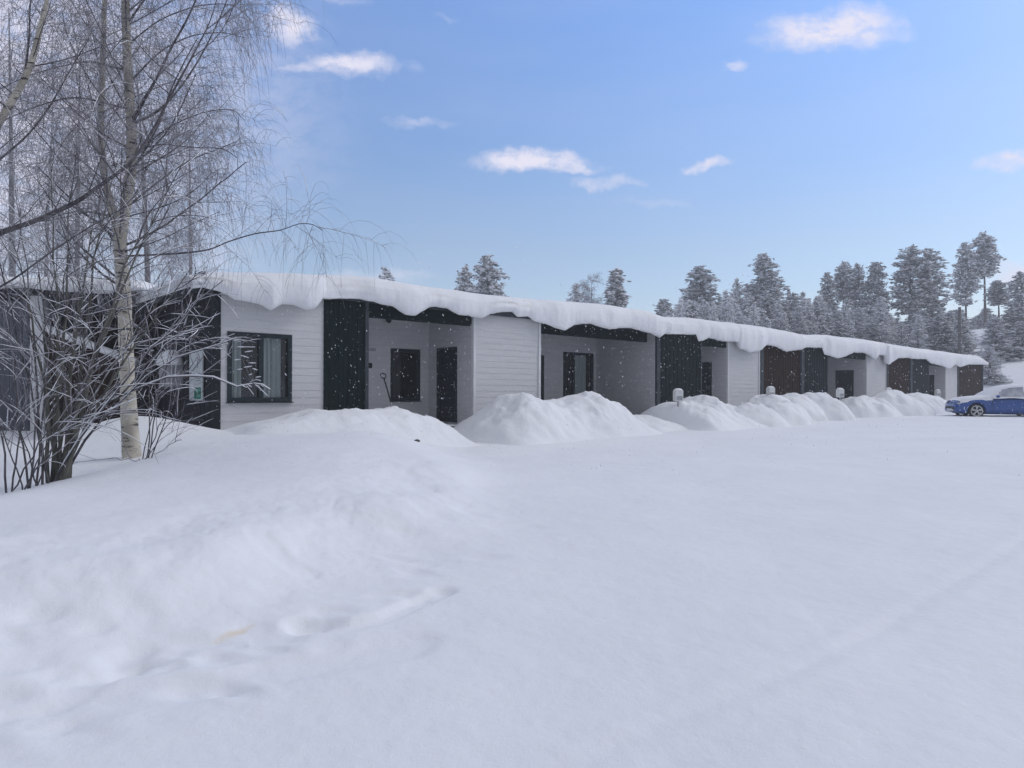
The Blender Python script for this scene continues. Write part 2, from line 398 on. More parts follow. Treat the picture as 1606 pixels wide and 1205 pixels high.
wall('back_wall', M['light'], 2.07, 'F', 28.62, 33.41, ZB, 2.12)
wall('side_wall', M['light'], 33.41, 'L', 0.02, 2.07, ZB, 2.12, [(0.63, 1.55, FL, 1.23)])
door('L', 33.41, 0.65, 1.53, FL, 1.23)
wall('front_wall', M['light'], 0, 'F', 33.41, 36.17, ZB, ZT)
wall('brown_panel', M['brown'], 0.03, 'F', 36.40, 39.86, ZB, ZT, (), 0.11, True)
wall('dark_panel', M['green'], -0.03, 'F', 40.20, 43.02, ZB, ZT-0.04, (), 0.12, True)
wall('back_wall', M['light'], 2.07, 'F', 43.10, 46.43, ZB, 2.12)
wall('side_wall', M['light'], 46.43, 'L', 0.02, 2.07, ZB, 2.12, [(0.63, 1.40, FL, 1.23)])
door('L', 46.43, 0.65, 1.38, FL, 1.23)
wall('front_wall', M['light'], 0, 'F', 46.43, 49.00, ZB, ZT)
wall('brown_panel', M['brown'], 0.03, 'F', 49.15, 54.85, ZB, ZT-0.05, (), 0.11, True)
wall('end_wall', M['endwall'], 0.0, 'L', 0.145, 9.0, ZB, ZT+0.06, (), 0.14, True, label='blackened board end wall behind the shrub')
# corner boards and trims
tb = MB()
for a0, a1, y0, y1, m_ in ((-0.03, 0.10, -0.045, 0.14, 0),):
    tb.box(a0, a1, y0, y1, ZB, ZT+0.05, 0.004)
tb.build('corner_board', M['black'], house)
for a0, a1 in ((3.43, 3.52), (14.93, 15.11), (17.66, 17.73), (22.18, 22.41), (25.87, 26.14), (28.55, 28.63), (36.18, 36.39), (39.87, 40.18), (43.02, 43.10), (49.01, 49.14), (54.86, 55.0)):
    tb = MB(); tb.box(a0, a1, -0.075, 0.12, ZB, ZT+0.01, 0.004); tb.build('corner_board', M['dkgrey'], house)
for a0, a1 in ((6.745, 6.83), (9.20, 9.285), (19.615, 19.70), (22.08, 22.165), (33.415, 33.5), (36.08, 36.16), (46.435, 46.52)):
    tb = MB(); tb.box(a0, a1, -0.04, -0.001, ZB, ZT-0.01, 0.004); tb.build('corner_board', M['white'], house)
# beams over the open porches, their dark ceilings
for a0, a1, d0 in ((3.53, 6.72, 0.02), (9.30, 14.91, 0.35), (17.74, 19.60, 0.02), (28.64, 33.40, 0.02), (43.11, 46.42, 0.02)):
    b_ = MB(); b_.box(a0, a1, d0, d0+0.16, 1.80, 2.149, 0.004); b_.build('beam', M['green'], house)
    c_ = MB(); c_.box(a0-0.01, a1+0.01, d0+0.17, 2.9, 2.121, 2.148); c_.build('porch_ceiling', M['black'], house)
# porch decks and inner partitions
for a0, a1, dd in ((3.52, 6.73, 2.06), (9.30, 14.92, 2.73), (17.73, 19.60, 2.06), (28.63, 33.40, 2.06), (43.11, 46.42, 2.06)):
    b_ = MB(); n = int((a1-a0)/0.14)
    for i in range(n): b_.box(a0+i*(a1-a0)/n+0.004, a0+(i+1)*(a1-a0)/n-0.004, 0.10, dd, -1.0, FL-0.065)
    b_.build('deck', M['deck'], house)
st = MB(); st.box(5.3, 6.7, -0.32, 0.06, -1.12, -1.02, 0.01); st.box(5.35, 6.65, -0.28, 0.02, -1.40, -1.13); st.build('door_step', M['deck'], house)
for a, dd in ((3.52, 2.05), (9.16, 2.72), (17.60, 2.05), (28.5, 2.05), (42.97, 2.05)):
    b_ = MB(); b_.box(a-0.001, a+0.12, 0.145, dd, ZB, 2.11); b_.build('partition', M['light'], house)
# shell behind, roof slab and fascia
b_ = MB(); b_.box(0.02, 55.0, 8.86, 9.0, ZB, ZT); b_.box(54.87, 55.0, 0.15, 8.85, ZB, ZT); b_.build('rear_wall', M['endwall'], house)
b_ = MB(); b_.box(-0.22, 55.15, -0.10, 9.3, 2.151, 2.29, 0.01); b_.build('roof', M['black'], house)
b_ = MB(); b_.box(-0.30, 55.18, -0.14, -0.101, 2.12, 2.32, 0.004); b_.box(-0.30, -0.222, -0.10, 9.3, 2.10, 2.42, 0.004); b_.build('fascia', M['dkgrey'], house)
# wall lamp, bell box, number plate
lp = MB(); x_, z_ = sz(608, 503, 1.98)
lp.ell((x_, 1.93, z_), (0.075, 0.075, 0.075), 12, 8); lp.box(x_-0.03, x_+0.03, 1.96, 2.05, z_-0.03, z_+0.04, 0.005); lp.build('wall_lamp', M['plastic_black'], house, True)
bx = MB(); x_, z_ = sz(580, 573, 2.02); bx.box(x_-0.035, x_+0.05, 1.98, 2.048, z_-0.08, z_+0.06, 0.018); bx.build('bell_box', M['plastic_black'], house)
bx = MB(); x_, z_ = sz(581, 549, 2.02); bx.box(x_-0.10, x_+0.16, 2.02, 2.046, z_-0.03, z_+0.05, 0.004); bx.build('number_plate', M['metal'], house)

# sign and meter cabinet on the end wall (things of their own)
def end_thing(name): 
    o = empty(name, house.location); o.rotation_euler = house.rotation_euler; return o
sg = end_thing('wall_sign'); tag(sg, 'white notice board with a green chart at its foot on the dark end wall', 'sign')
b_ = MB(); b_.box(-0.075, -0.05, 0.56, 1.42, -0.20, 0.86, 0.004); b_.build('board', M['sign'], sg)
b_ = MB(); b_.box(-0.082, -0.0755, 0.64, 1.06, -0.16, 0.08); b_.build('chart', M['sign_green'], sg)
b_ = MB(); b_.box(-0.087, -0.0825, 0.68, 0.92, -0.125, -0.06); b_.box(-0.087, -0.0825, 0.68, 1.02, 0.0, 0.055); b_.build('chart_field', M['sign_pale'], sg)
b_ = MB()
for k, (a0, a1, z) in enumerate(((0.66, 0.98, 0.22), (0.66, 0.90, 0.27), (0.66, 1.02, 0.32), (0.66, 0.84, 0.37))): b_.box(-0.080, -0.0755, a0, a1, z, z+0.018)
b_.box(-0.080, -0.0755, 0.83, 0.88, 0.50, 0.74); b_.box(-0.080, -0.0755, 0.78, 0.829, 0.66, 0.70)
b_.build('printed_lines', M['sign_grey'], sg)
cb = end_thing('meter_cabinet'); tag(cb, 'pale box on the dark end wall beside the notice board, capped with snow', 'cabinet')
b_ = MB(); b_.box(-0.32, -0.03, 2.05, 2.85, 0.10, 0.62, 0.01); b_.build('case', M['cabinet'], cb)
b_ = MB(); b_.box(-0.328, -0.321, 2.10, 2.44, 0.14, 0.58, 0.003); b_.box(-0.328, -0.321, 2.46, 2.80, 0.14, 0.58, 0.003); b_.build('door', M['cabinet'], cb)
b_ = MB(); b_.ell((-0.18, 2.5, 0.62), (0.26, 0.62, 0.34), 20, 12, squash=0.12)
sc_ = b_.build('snow_cap', M['snow'], cb, True)

# ------------------------------------------------------------------ roof snow
BOT = [(300,452),(320,450),(345,456),(352,459),(370,470),(392,473),(410,479),(424,487),(442,478),(459,479),(479,486),(492,485),(501,477),(509,468),(544,467.5),(569,468.5),(590,473),(601,477),(619,480),(638,494),(653,495),(660,491),(675,482),(685,480.5),(705,483.5),(720,493.5),(737,495),(742,497),(760,498.5),(772,492),(784,490),(809,488.5),(817,497),(834,496),(844,504.5),(859,507),(874,515),(889,519),(904,510),(917,508),(929,507),(939,511),(959,517),(980,514),(994,514.5),(1001,517),(1019,522),(1036,530),(1044,524),(1098,524.5),(1102,536),(1118,530),(1130,534),(1142,535.5),(1160,536),(1161.5,546),(1179,552.5),(1192,551),(1207,541),(1218,542),(1237,551.5),(1261,548),(1267,545),(1295,545),(1299,556),(1316,562),(1329,559),(1343,553),(1361,554),(1375,564),(1381,557),(1390.5,557.5),(1392,571),(1398,572),(1410,562),(1426,561.5),(1432,563),(1456,563.5),(1463,570),(1481,575),(1491,579),(1501,572),(1507,576),(1521,572),(1541,572)]
TOP = [(300,424),(340,424),(400,424),(470,425),(509,428),(569,431),(600,435),(660,446),(760,459),(859,469),(959,477),(1009,485),(1038,495),(1060,496),(1103,499),(1196,511),(1248,521),(1261,523.5),(1300,525),(1361,532.5),(1418,542.6),(1483,551),(1534,558.5),(1542,564)]
def prof(lst, d):
    a = [sz(px, py, d) for px, py in lst]; a.sort(); return np.array([p[0] for p in a]), np.array([p[1] for p in a])
sb, zb = prof(BOT, -0.36); stp, ztp = prof(TOP, -0.02)
S = np.concatenate([np.arange(-0.55, 20, 0.03), np.arange(20, 55.45, 0.06)])
B = np.interp(S, sb, zb); T = np.interp(S, stp, ztp)
ker = np.hanning(21); ker /= ker.sum(); T = np.convolve(np.pad(T, 10, 'edge'), ker, 'valid')
T = T+0.03*fbm(S*0.7, S*0, 3)
B = B+0.015*fbm(S*5, S*0, 5)
hang = np.clip(2.2-B, 0, 0.6)
O = 0.30+0.22*hang+0.10*fbm(S*0.8, S*0+4, 9)
step = np.exp(-((S-s_at(506)[0])/0.25)**2)                     # break lines in the snow cover
for px0, px1 in ((505, 570), (1046, 1099), (1263, 1296)):
    a_, b_s = s_at(px0, -0.15)[0], s_at(px1, -0.15)[0]
    w_ = sst((S-a_+0.12)/0.24)*sst((b_s+0.25-S)/0.5); O = O*(1-w_)+0.22*w_
O = O+0.10*sst((2.35-S)/0.25)
s45 = s_at(1045, -0.15)[0]; O = O+0.16*sst((S-(s45-2.2))/2.0)*(S < s45-0.05)
B = B+sst((S-17)/1.5)*sst((36-S)/3)*(0.035*fbm(S*9, S*0, 15, 3)-0.03*np.abs(vnoise(S*14, S*0, 16)))
endt = np.minimum(sst((S+0.6)/0.55), sst((55.5-S)/0.5)); endt = 0.25+0.75*np.sqrt(endt)
rows = []
def R_(d, z): rows.append((np.broadcast_to(d, S.shape).astype(float), np.broadcast_to(z, S.shape).astype(float)))
base = 2.30
Te = base+(T-base)*endt
mid = (Te+B)/2
R_(9.3, 2.31); R_(9.2, Te-0.15); R_(8.0, Te-0.02); R_(5.5, Te+0.0+0.04*fbm(S*0.5, S*0+8, 2)); R_(3.5, Te+0.01+0.04*fbm(S*0.6, S*0+5, 2)); R_(1.8, Te+0.01); R_(0.9, Te+0.0); R_(0.35, Te-0.005); R_(0.05, Te-0.03); R_(-0.12-0.2*(O-0.3), Te-0.08)
R_(-O*0.75, Te-0.16); R_(-O*0.95, Te-0.29); R_(-O*1.03, mid+0.02); R_(-O*1.0+0.02*fbm(S*3, S*0, 21), B*0.75+Te*0.25); R_(-O*0.93, B+0.09); R_(-O*0.85, B+0.03); R_(-np.maximum(O*0.74, 0.18), B); R_(-np.maximum(O*0.62, 0.175), B+0.015)
R_(-0.17, np.minimum(B+0.10, 2.26)); R_(-0.145, np.maximum(B+0.02, 2.24)); R_(-0.145, 2.30+0*S); R_(0.2, 2.295+0*S)
K = len(rows); ns = len(S)
V = np.zeros((ns, K, 3))
for k, (d, z) in enumerate(rows):
    V[:, k, 0] = S; V[:, k, 1] = d; V[:, k, 2] = z
lump = 0.022*fbm(S[:, None]*0.35, V[:, :, 2]*17, 33, 3)+0.035*fbm(S[:, None]*2.2+0*V[:, :, 1], V[:, :, 2]*3+V[:, :, 1]*2, 31)
V[:, 9:15, 1] += lump[:, 9:15]
i = np.arange(ns-1)[:, None]*K; k = np.arange(K-1)[None, :]
Fq = np.stack([i+k, i+K+k, i+K+k+1, i+k+1], -1).reshape(-1, 4)
rs = meshobj('roof_snow', V.reshape(-1, 3), Fq, M['snow'], None, True)
n_ = len(rs.data.vertices)
import bmesh
bm = bmesh.new(); bm.from_mesh(rs.data); bm.verts.ensure_lookup_table()
bm.faces.new([bm.verts[q] for q in range(K)]); bm.faces.new([bm.verts[(ns-1)*K+q] for q in range(K)][::-1])
bm.to_mesh(rs.data); bm.free()
rs.location = house.location; rs.rotation_euler = house.rotation_euler
tag(rs, 'thick wavy snow layer overhanging the eaves along the whole row house roof', 'snow')

# ------------------------------------------------------------------ ground
def seg_dist(x, y, pts):
    best = np.full(x.shape, 1e9)
    for (x0, y0), (x1, y1) in zip(pts[:-1], pts[1:]):
        dx, dy = x1-x0, y1-y0; L = dx*dx+dy*dy
        t = np.clip(((x-x0)*dx+(y-y0)*dy)/L, 0, 1)
        best = np.minimum(best, np.hypot(x-x0-t*dx, y-y0-t*dy))
    return best
def lotz(y): return -1.5+0.0195*np.clip(y, 0, 18.5)
def on_lot(px, py):
    Y = 6.0
    for _ in range(12): Y = -float(lotz(np.float64(Y)))*F/(py-HZ)
    return (px-CX)/F*Y, Y
EDGE = [(-3.2, 0.5), (-2.6, 2.2)]+[on_lot(*p) for p in ((0, 1120), (170, 1060), (330, 1005), (500, 945), (640, 893), (740, 858), (800, 825), (815, 790), (790, 755), (755, 722), (715, 697))]+[(-1.9, 17.2), (-1.6, 19.5)]
ex = np.array([p[0] for p in EDGE]); ey = np.array([p[1] for p in EDGE])
def bank_side(x, y): return x < np.interp(y, ey, ex)
RUTS = [([on_lot(*p) for p in ((1760, 770), (1606, 846), (1500, 912), (1380, 990), (1250, 1052), (1150, 1092), (1050, 1130), (890, 1205), (760, 1270))], 0.06, 0.008),
        ([on_lot(*p) for p in ((1760, 800), (1606, 905), (1480, 985), (1330, 1075), (1150, 1160), (1000, 1230))], 0.10, 0.002),
        ([on_lot(*p) for p in ((820, 735), (1000, 722), (1250, 700), (1420, 685), (1606, 676))], 0.35, 0.008),
        ([on_lot(*p) for p in ((760, 708), (960, 700), (1200, 684), (1400, 672), (1606, 664))], 0.30, 0.008)]
def bank_pt(px, py, z=-1.15):
    Y = -z*F/(py-HZ); return (px-CX)/F*Y, Y
TRENCH = [([bank_pt(*p) for p in ((690, 872), (650, 884), (600, 901), (545, 912), (480, 906))], 0.10, 0.13),
          ([bank_pt(*p) for p in ((490, 905), (440, 922), (390, 915), (330, 935), (250, 940), (200, 948))], 0.14, 0.07),
          ([bank_pt(*p) for p in ((400, 845), (440, 853), (480, 858))], 0.10, 0.07),
          ([bank_pt(*p) for p in ((640, 935), (560, 945), (470, 958), (400, 968), (330, 985), (230, 990), (120, 1005), (0, 1030), (-100, 1060))], 0.16, 0.08),
          ([bank_pt(*p) for p in ((200, 945), (150, 975), (90, 1000), (0, 1005))], 0.11, 0.07)]
rp = random.Random(5)
PRINTS = []
for i in range(46):                                           # old footprints along the bank edge
    t = rp.random(); px = -60+t*720+rp.uniform(-25, 25); py = 1030-t*135+rp.gauss(0, 24)
    PRINTS.append((*bank_pt(px, py, -1.22), rp.uniform(0.09, 0.17), rp.uniform(0.05, 0.10), rp.uniform(0.025, 0.065), rp.uniform(-0.6, 0.9)))
for px, py in ((215, 945), (228, 962), (320, 1012), (312, 1018), (120, 1083), (20, 900), (60, 895), (655, 872), (790, 812), (830, 810), (760, 850), (715, 790), (740, 800), (690, 770), (640, 830)):
    PRINTS.append((*bank_pt(px, py, -1.25), 0.16, 0.09, 0.05, rp.uniform(-0.5, 0.5)))
def ground_z(x, y):
    x = np.asarray(x, float); y = np.asarray(y, float)
    z = lotz(y)
    r = np.hypot(x, y)
    near = r < 60
    # bank
    ew = 0.22*fbm(x*0.8, y*0.8, 41, 3)
    dE = seg_dist(x, y, EDGE); side = bank_side(x, y)
    ds = np.where(side, dE, -dE)+ew
    tgt = -0.98-0.16*sst((7-y)/6)+0.15*sst((y-7.5)/5)*sst((x+9)/3)+0.10*fbm(x*0.25, y*0.25, 51, 3)
    ramp = sst((ds+0.15)/2.3)
    lip = 0.10*np.exp(-((ds-0.9)/0.5)**2)*sst((11-y)/2)*(0.6+1.2*fbm(x*0.9, y*0.9, 61, 3))
    z = z+(tgt-z)*ramp*sst((y+6)/5)+lip*sst((y-1.5)/1.5)
    rough = np.exp(-((ds-1.15)/0.95)**2)*sst((10.5-y)/2.5)
    z = z+rough*(0.045*fbm(x*1.6, y*1.6, 71, 4)+0.018*np.abs(fbm(x*5, y*5, 72, 3)))
    # crest the shrub and birch stand on
    z = z+0.16*np.exp(-(((x+2.9)/2.0)**2+((y-10.6)/2.4)**2))-0.20*sst((-4.6-x)/1.4)*sst((y-5)/2)*sst((11.5-y)/2)
    # drift against the end wall
    z = z+0.42*np.exp(-(((x+7.3)/1.3)**2+((y-13.1)/0.9)**2))
    # soft undulation
    z = z+0.018*fbm(x*0.7, y*0.7, 81, 4)+0.007*fbm(x*3.0, y*3.0, 83, 4, 0.6)
    z = z+0.008*fbm(x*1.1+y*0.6, (y-x*0.5)*3.2, 85, 3)
    for pts, w, dp in RUTS:
        q = seg_dist(x, y, pts)
        z = z-dp*np.exp(-(q/w)**2)*(0.8+0.8*vnoise(x*2, y*2, 5))+dp*0.35*np.exp(-((q-2*w)/w)**2)
    for pts, w, dp in TRENCH:
        q = seg_dist(x+0.08*fbm(x*2.2, y*2.2, 91, 2), y+0.08*fbm(x*2.2, y*2.2, 93, 2), pts)
        z = z-0.33*dp*np.exp(-(q/w)**4)
    for px_, py_, a, b_, dp, an in PRINTS:
        m_ = (np.abs(x-px_) < 0.6) & (np.abs(y-py_) < 0.6)
        if not m_.any(): continue
        dx = x[m_]-px_; dy = y[m_]-py_; c, s_ = math.cos(an), math.sin(an)
        e = ((dx*c+dy*s_)/a)**2+((-dx*s_+dy*c)/b_)**2
        dp = dp*0.28; z[m_] += -dp*np.exp(-e**2)+0.25*dp*np.exp(-(np.sqrt(e)-1.7)**2*4)
    # far terrain: a slope rising behind the houses
    sl = np.maximum(y*0.75+x*0.66-52, 0)
    hill = 0.145*np.minimum(sl, 75)*sst(sl/26)+0.03*np.maximum(sl-75, 0)*(sl < 900)
    z = z+hill+sst(sl/40)*(1.3*fbm(x*0.045, y*0.045, 101, 4))
    return z

a_f = np.linspace(-44, 44, 820); a_b = np.linspace(44, 316, 90)[1:-1]
ang = np.radians(np.concatenate([a_f, a_b]))
rr = np.concatenate([np.array([0.0, 0.8]), np.exp(np.linspace(math.log(1.5), math.log(62), 620)), np.exp(np.linspace(math.log(62), math.log(330), 50))[1:]])
AN, RR = np.meshgrid(ang, rr)
X = RR*np.sin(AN); Yg = RR*np.cos(AN)
Z = ground_z(X.ravel(), Yg.ravel()).reshape(X.shape)
na = len(ang); nr = len(rr)
Vg = np.stack([X, Yg, Z], -1).reshape(-1, 3)
i = np.arange(nr-1)[:, None]*na; k = np.arange(na)[None, :]; k2 = (k+1) % na
Fg = np.stack([i+k, i+k2, i+na+k2, i+na+k], -1).reshape(-1, 4)
tag(meshobj('ground', Vg, Fg, M['ground'], None, True), 'snow covered yard and slope', None, None, 'structure')

def gz(x, y): return float(ground_z(np.array([x]), np.array([y]))[0])

# ------------------------------------------------------------------ snow piles in front of the facade
def pile(sil, q, wf, wb, label, extra=(), seed=0, edge=0.35):
    """ridge line traced at q metres in front of the facade; falls off towards the yard (wf) and the wall (wb)"""
    pts = []; ym = min(p[1] for p in sil)+3; xr = max(p[0] for p in sil if p[1] <= ym)
    sq = 1.0 if q < 1 else 0.70 if q < 1.8 else 0.42
    for px, py in sil:
        if px > xr: px = xr+(px-xr)*sq
        s, t = s_at(px, -q); pts.append((s, (HZ-py)/F*t))
    pts.sort(); ps = np.array([p[0] for p in pts]); pz = np.array([p[1] for p in pts])
    s0, s1 = ps[0]-0.3, ps[-1]+0.25
    sg_ = np.arange(s0, s1, 0.06); dg = np.arange(-q-wf-0.4, -q+wb+0.3, 0.06)
    SS, DD = np.meshgrid(sg_, dg)
    x = P0[0]+SS*U[0]+DD*NI[0]; y = P0[1]+SS*U[1]+DD*NI[1]
    g = ground_z(x.ravel(), y.ravel()).reshape(x.shape)
    wob = 0.35*fbm(SS*0.9, DD*0.9, seed+5, 3)
    dd = DD+q+wob*0.5
    h = np.interp(SS, ps, pz)
    k_ = np.hanning(9); k_ /= k_.sum()
    ridge = np.interp(sg_, ps, pz); ridge = np.convolve(np.pad(ridge, 4, 'edge'), k_, 'valid'); h = np.broadcast_to(ridge, SS.shape)
    hh = np.maximum(h-g, 0.0)
    tn = np.clip(np.where(dd < 0, -dd/wf, dd/wb), 0, 1); f_ = (1-tn**2)**1.35
    endf = np.minimum(sst((SS-s0+wob*0.4)/0.6), sst((s1-SS+wob*0.4)/0.6))*np.minimum(1, np.minimum(sst((SS-s0)/0.15), sst((s1-SS)/0.15)))
    bump = hh*f_*endf
    for (px, py, dq, rs_, rd_, am) in extra:
        s_, t_ = s_at(px, -dq)
        bump = bump+sst((dd+wf+0.2)/0.5)*endf*am*np.exp(-(((SS-s_)/rs_)**2+((DD+dq)/rd_)**2))
    lum = fbm(SS*1.0, DD*1.0, seed+11, 5, 0.6)*0.32-0.12*np.abs(fbm(SS*2.0+wob, DD*2.0, seed+21, 3))+0.08*np.abs(fbm(SS*4.5, DD*4.5, seed+31, 3))
    lum = lum*(0.35+0.5*sst(-dd/0.5))
    bump = np.maximum(bump+lum*np.clip(bump*1.6, 0, 1)*0.9, 0)
    z = g+bump-0.05*np.exp(-bump*12)
    n1, n2 = x.shape
    Vp = np.stack([x, y, z], -1).reshape(-1, 3)
    i = np.arange(n1-1)[:, None]*n2; k = np.arange(n2-1)[None, :]
    Fp = np.stack([i+k, i+k+1, i+n2+k+1, i+n2+k], -1).reshape(-1, 4)
    o = meshobj('snow_pile', Vp, Fp, M['snow'], None, True)
    tag(o, label, 'snow pile', 'ploughed snow piles in front of the row house')
    return o

pile([(352,672),(380,667),(415,659),(440,652),(470,644),(485,642),(505,645),(545,648),(565,646),(590,641),(605,642),(622,646),(650,650),(668,656),(682,668),(694,682)], 0.95, 2.0, 0.8,
     'long low snow pile under the wide window, left of the first door', [(560,665,1.7,0.6,0.5,0.10),(430,680,2.0,0.8,0.5,0.06)], 1)
pile([(716,690),(728,670),(745,652),(762,638),(777,625),(786,620),(797,624),(812,629),(845,631),(862,628),(880,623),(900,619),(915,620),(930,626),(943,634),(955,648),(975,664),(992,674)], 1.3, 2.3, 1.2,
     'tallest lumpy snow pile, right of the first door', [(800,655,2.2,0.5,0.6,0.14),(850,660,2.4,0.6,0.7,0.10),(930,660,2.3,0.6,0.6,0.10)], 2)
pile([(968,664),(980,653),(1000,650),(1020,652),(1040,660),(1056,672)], 1.6, 1.6, 1.0, 'small rounded snow pile before the second porch', [], 3)
pile([(1028,668),(1036,640),(1048,633),(1062,630),(1075,629),(1085,622),(1093,621),(1101,628),(1118,634),(1140,641),(1160,643),(1176,652),(1190,668)], 1.75, 2.2, 1.5,
     'snow pile around the first heater post, before the green panel', [(1045,645,2.9,0.6,0.7,0.15),(1110,655,3.2,0.8,0.8,0.12)], 4)
def mound(domes, label, seed):
    """a heap made of overlapping rounded lumps: (picture column of its top, picture row of its top, metres before the facade, half width, half depth)"""
    L = []
    for px, py, q, rs_, rd_ in domes:
        s_, t_ = s_at(px, -q); L.append((s_, -q, (HZ-py)/F*t_, rs_, rd_))
    s0 = min(l[0]-l[3] for l in L)-0.5; s1 = max(l[0]+l[3] for l in L)+0.5; d0 = min(l[1]-l[4] for l in L)-0.5; d1 = max(l[1]+l[4] for l in L)+0.5
    SS, DD = np.meshgrid(np.arange(s0, s1, 0.06), np.arange(d0, d1, 0.06))
    x = P0[0]+SS*U[0]+DD*NI[0]; y = P0[1]+SS*U[1]+DD*NI[1]; g = ground_z(x.ravel(), y.ravel()).reshape(x.shape)
    wx_ = 0.30*fbm(SS*0.9, DD*0.9, seed, 3); wy_ = 0.30*fbm(SS*0.9+7, DD*0.9, seed+3, 3)
    bump = np.zeros_like(SS)
    for s_, d_, zt_, rs_, rd_ in L:
        e = ((SS+wx_-s_)/rs_)**2+((DD+wy_-d_)/rd_)**2
        h = np.maximum(zt_-g, 0)*np.clip(1-e, 0, 1)**0.85
        bump = np.maximum(bump, h)+0.10*np.minimum(bump, h)
    lum = fbm(SS*1.2, DD*1.2, seed+11, 5, 0.58)*0.26-0.12*np.abs(fbm(SS*2.2, DD*2.2, seed+21, 3))
    bump = np.maximum(bump+lum*np.clip(bump*1.5, 0, 1)*0.7, 0)
    z = g+bump-0.05*np.exp(-bump*12); n1, n2 = x.shape
    i = np.arange(n1-1)[:, None]*n2; k = np.arange(n2-1)[None, :]
    o = meshobj('snow_pile', np.stack([x, y, z], -1).reshape(-1, 3), np.stack([i+k, i+k+1, i+n2+k+1, i+n2+k], -1).reshape(-1, 4), M['snow'], None, True)
    return tag(o, label, 'snow pile', 'ploughed snow piles in front of the row house')
mound([(1203,620,2.0,1.7,1.3),(1243,617,1.8,1.5,1.3),(1178,634,3.0,1.2,1.0),(1225,630,2.9,1.6,1.1)], 'broad snow pile before the first brown panel', 5)
mound([(1282,616,1.9,1.5,1.2),(1300,626,2.5,1.2,1.0)], 'domed snow pile before the second green panel', 6)
mound([(1348,620,2.0,1.9,1.3),(1366,624,1.9,1.4,1.2)], 'wedge of snow before the third pale wall', 7)
mound([(1396,614,2.1,2.1,1.3),(1418,626,2.6,1.8,1.2)], 'sloping snow pile before the second brown panel', 8)
mound([(1440,616,2.2,2.3,1.4),(1462,624,2.4,1.8,1.1)], 'farthest snow pile, between the last green panel and the blue car', 9)

# thin snow on the step and deck
b_ = MB()
for a0, a1, y0, y1, z in ((5.34, 6.66, -0.29, 0.05, -1.019), (3.6, 6.68, 0.12, 1.95, FL-0.064)):
    nx = 20; ny = 8
    for ii in range(nx):
        for jj in range(ny):
            pass
    n0 = len(b_.v)
    for ii in range(nx+1):
        for jj in range(ny+1):
            e = min(ii, nx-ii, jj, ny-jj); hgt = 0.035*min(1, e/1.5)+0.012*random.random()*(e > 0)
            b_.v.append((a0+(a1-a0)*ii/nx, y0+(y1-y0)*jj/ny, z+hgt-0.002*(e == 0)))
    for ii in range(nx):
        for jj in range(ny):
            q = n0+ii*(ny+1)+jj; b_.f.append((q, q+ny+1, q+ny+2, q+1))
o = b_.build('porch_snow', M['snow'], None, True); o.location = house.location; o.rotation_euler = house.rotation_euler
tag(o, 'thin trodden snow on the step and deck of the first porch', 'snow')

# ------------------------------------------------------------------ heater posts
def heater_post(px, s_q, top_px, first=None, label=''):
    r = (px-CX)/F; t = (CC-s_q)/(NI[0]*r+NI[1]); x, y = r*t, t
    ztop = (HZ-top_px)/F*t
    g = gz(x, y)
    if first is None:
        root = empty('heater_post', (x, y, ztop), 0.25)
        b = MB(); b.tube([(0, 0, -1.75), (0, 0, -0.42)], 0.030, 10); b.build('post', M['metal'], root)
        b = MB(); b.box(-0.13, 0.13, -0.09, 0.09, -0.46, -0.12, 0.02); b.build('box', M['post_white'], root)
        b = MB(); b.box(-0.10, 0.10, -0.097, -0.091, -0.42, -0.30, 0.002); b.build('hatch', M['metal'], root)
        b = MB(); b.ell((0, 0, -0.122), (0.142, 0.105, 0.06), 16, 10, squash=0.25); b.build('snow_cap', M['snow'], root, True)
    else:
        root = first.copy(); COL.objects.link(root)
        for ch in first.children:
            c = ch.copy(); COL.objects.link(c); c.parent = root
        root.location = (x, y, ztop); root.rotation_euler = (0, 0, random.uniform(0, 0.5))
    tag(root, label, 'heater post', 'heater posts along the row house')
    return root
hp = heater_post(1063.5, 2.3, 606, None, 'heater post with white box standing before the first large green panel')
heater_post(1208.5, 2.1, 603, hp, 'heater post sunk in snow before the first brown panel, second along the row')
heater_post(1317.5, 2.6, 606, hp, 'heater post with a thin stem showing, third along the row, before a dark door')
heater_post(1393.5, 1.9, 606, hp, 'heater post just left of the second brown panel')
heater_post(1470.5, 1.5, 609, hp, 'farthest heater post, before the last grey porch')

# ------------------------------------------------------------------ snow shovel
Ysh = 15.75
sh = empty('snow_shovel', (0, 0, 0)); tag(sh, 'snow shovel with dark handle and navy scoop standing in snow in the first porch', 'shovel')
pa, pb, pc = Vector(W(602.5, 594, Ysh+0.25)), Vector(W(613, 631, Ysh+0.08)), Vector(W(617.5, 645, Ysh))
b = MB(); b.tube([pa, pb], 0.017, 10); b.build('shaft', M['plastic_black'], sh, True)
b = MB(); b.tube([pb, pc], 0.013, 10); b.build('ferrule', M['metal'], sh, True)
dr = (pa-pb).normalized(); sd = Vector((1, 0.1, 0)).normalized()
g1 = pa+dr*0.045; ring = [pa, pa+dr*0.03-sd*0.05, pa+dr*0.11-sd*0.062, pa+dr*0.135, pa+dr*0.11+sd*0.062, pa+dr*0.03+sd*0.05, pa]
b = MB(); b.tube(ring, 0.014, 8); b.build('grip', M['plastic_black'], sh, True)
b = MB(); nb = 10
c0 = pc+Vector((0.02, -0.02, 0.01))
for layer, off in ((0, 0.0), (1, -0.012)):
    for i2 in range(nb+1):
        a = -1+2*i2/nb; xx = a*0.25; curve = 0.055*a*a
        for j2 in range(5):
            tt = j2/4; b.v.append((c0.x+xx*(1-0.12*(1-tt))+0.03, c0.y-0.10-curve*0.6-0.05*tt+off, c0.z+0.035-0.34*tt-curve*0.3+0.03*(1-a*a)+off))
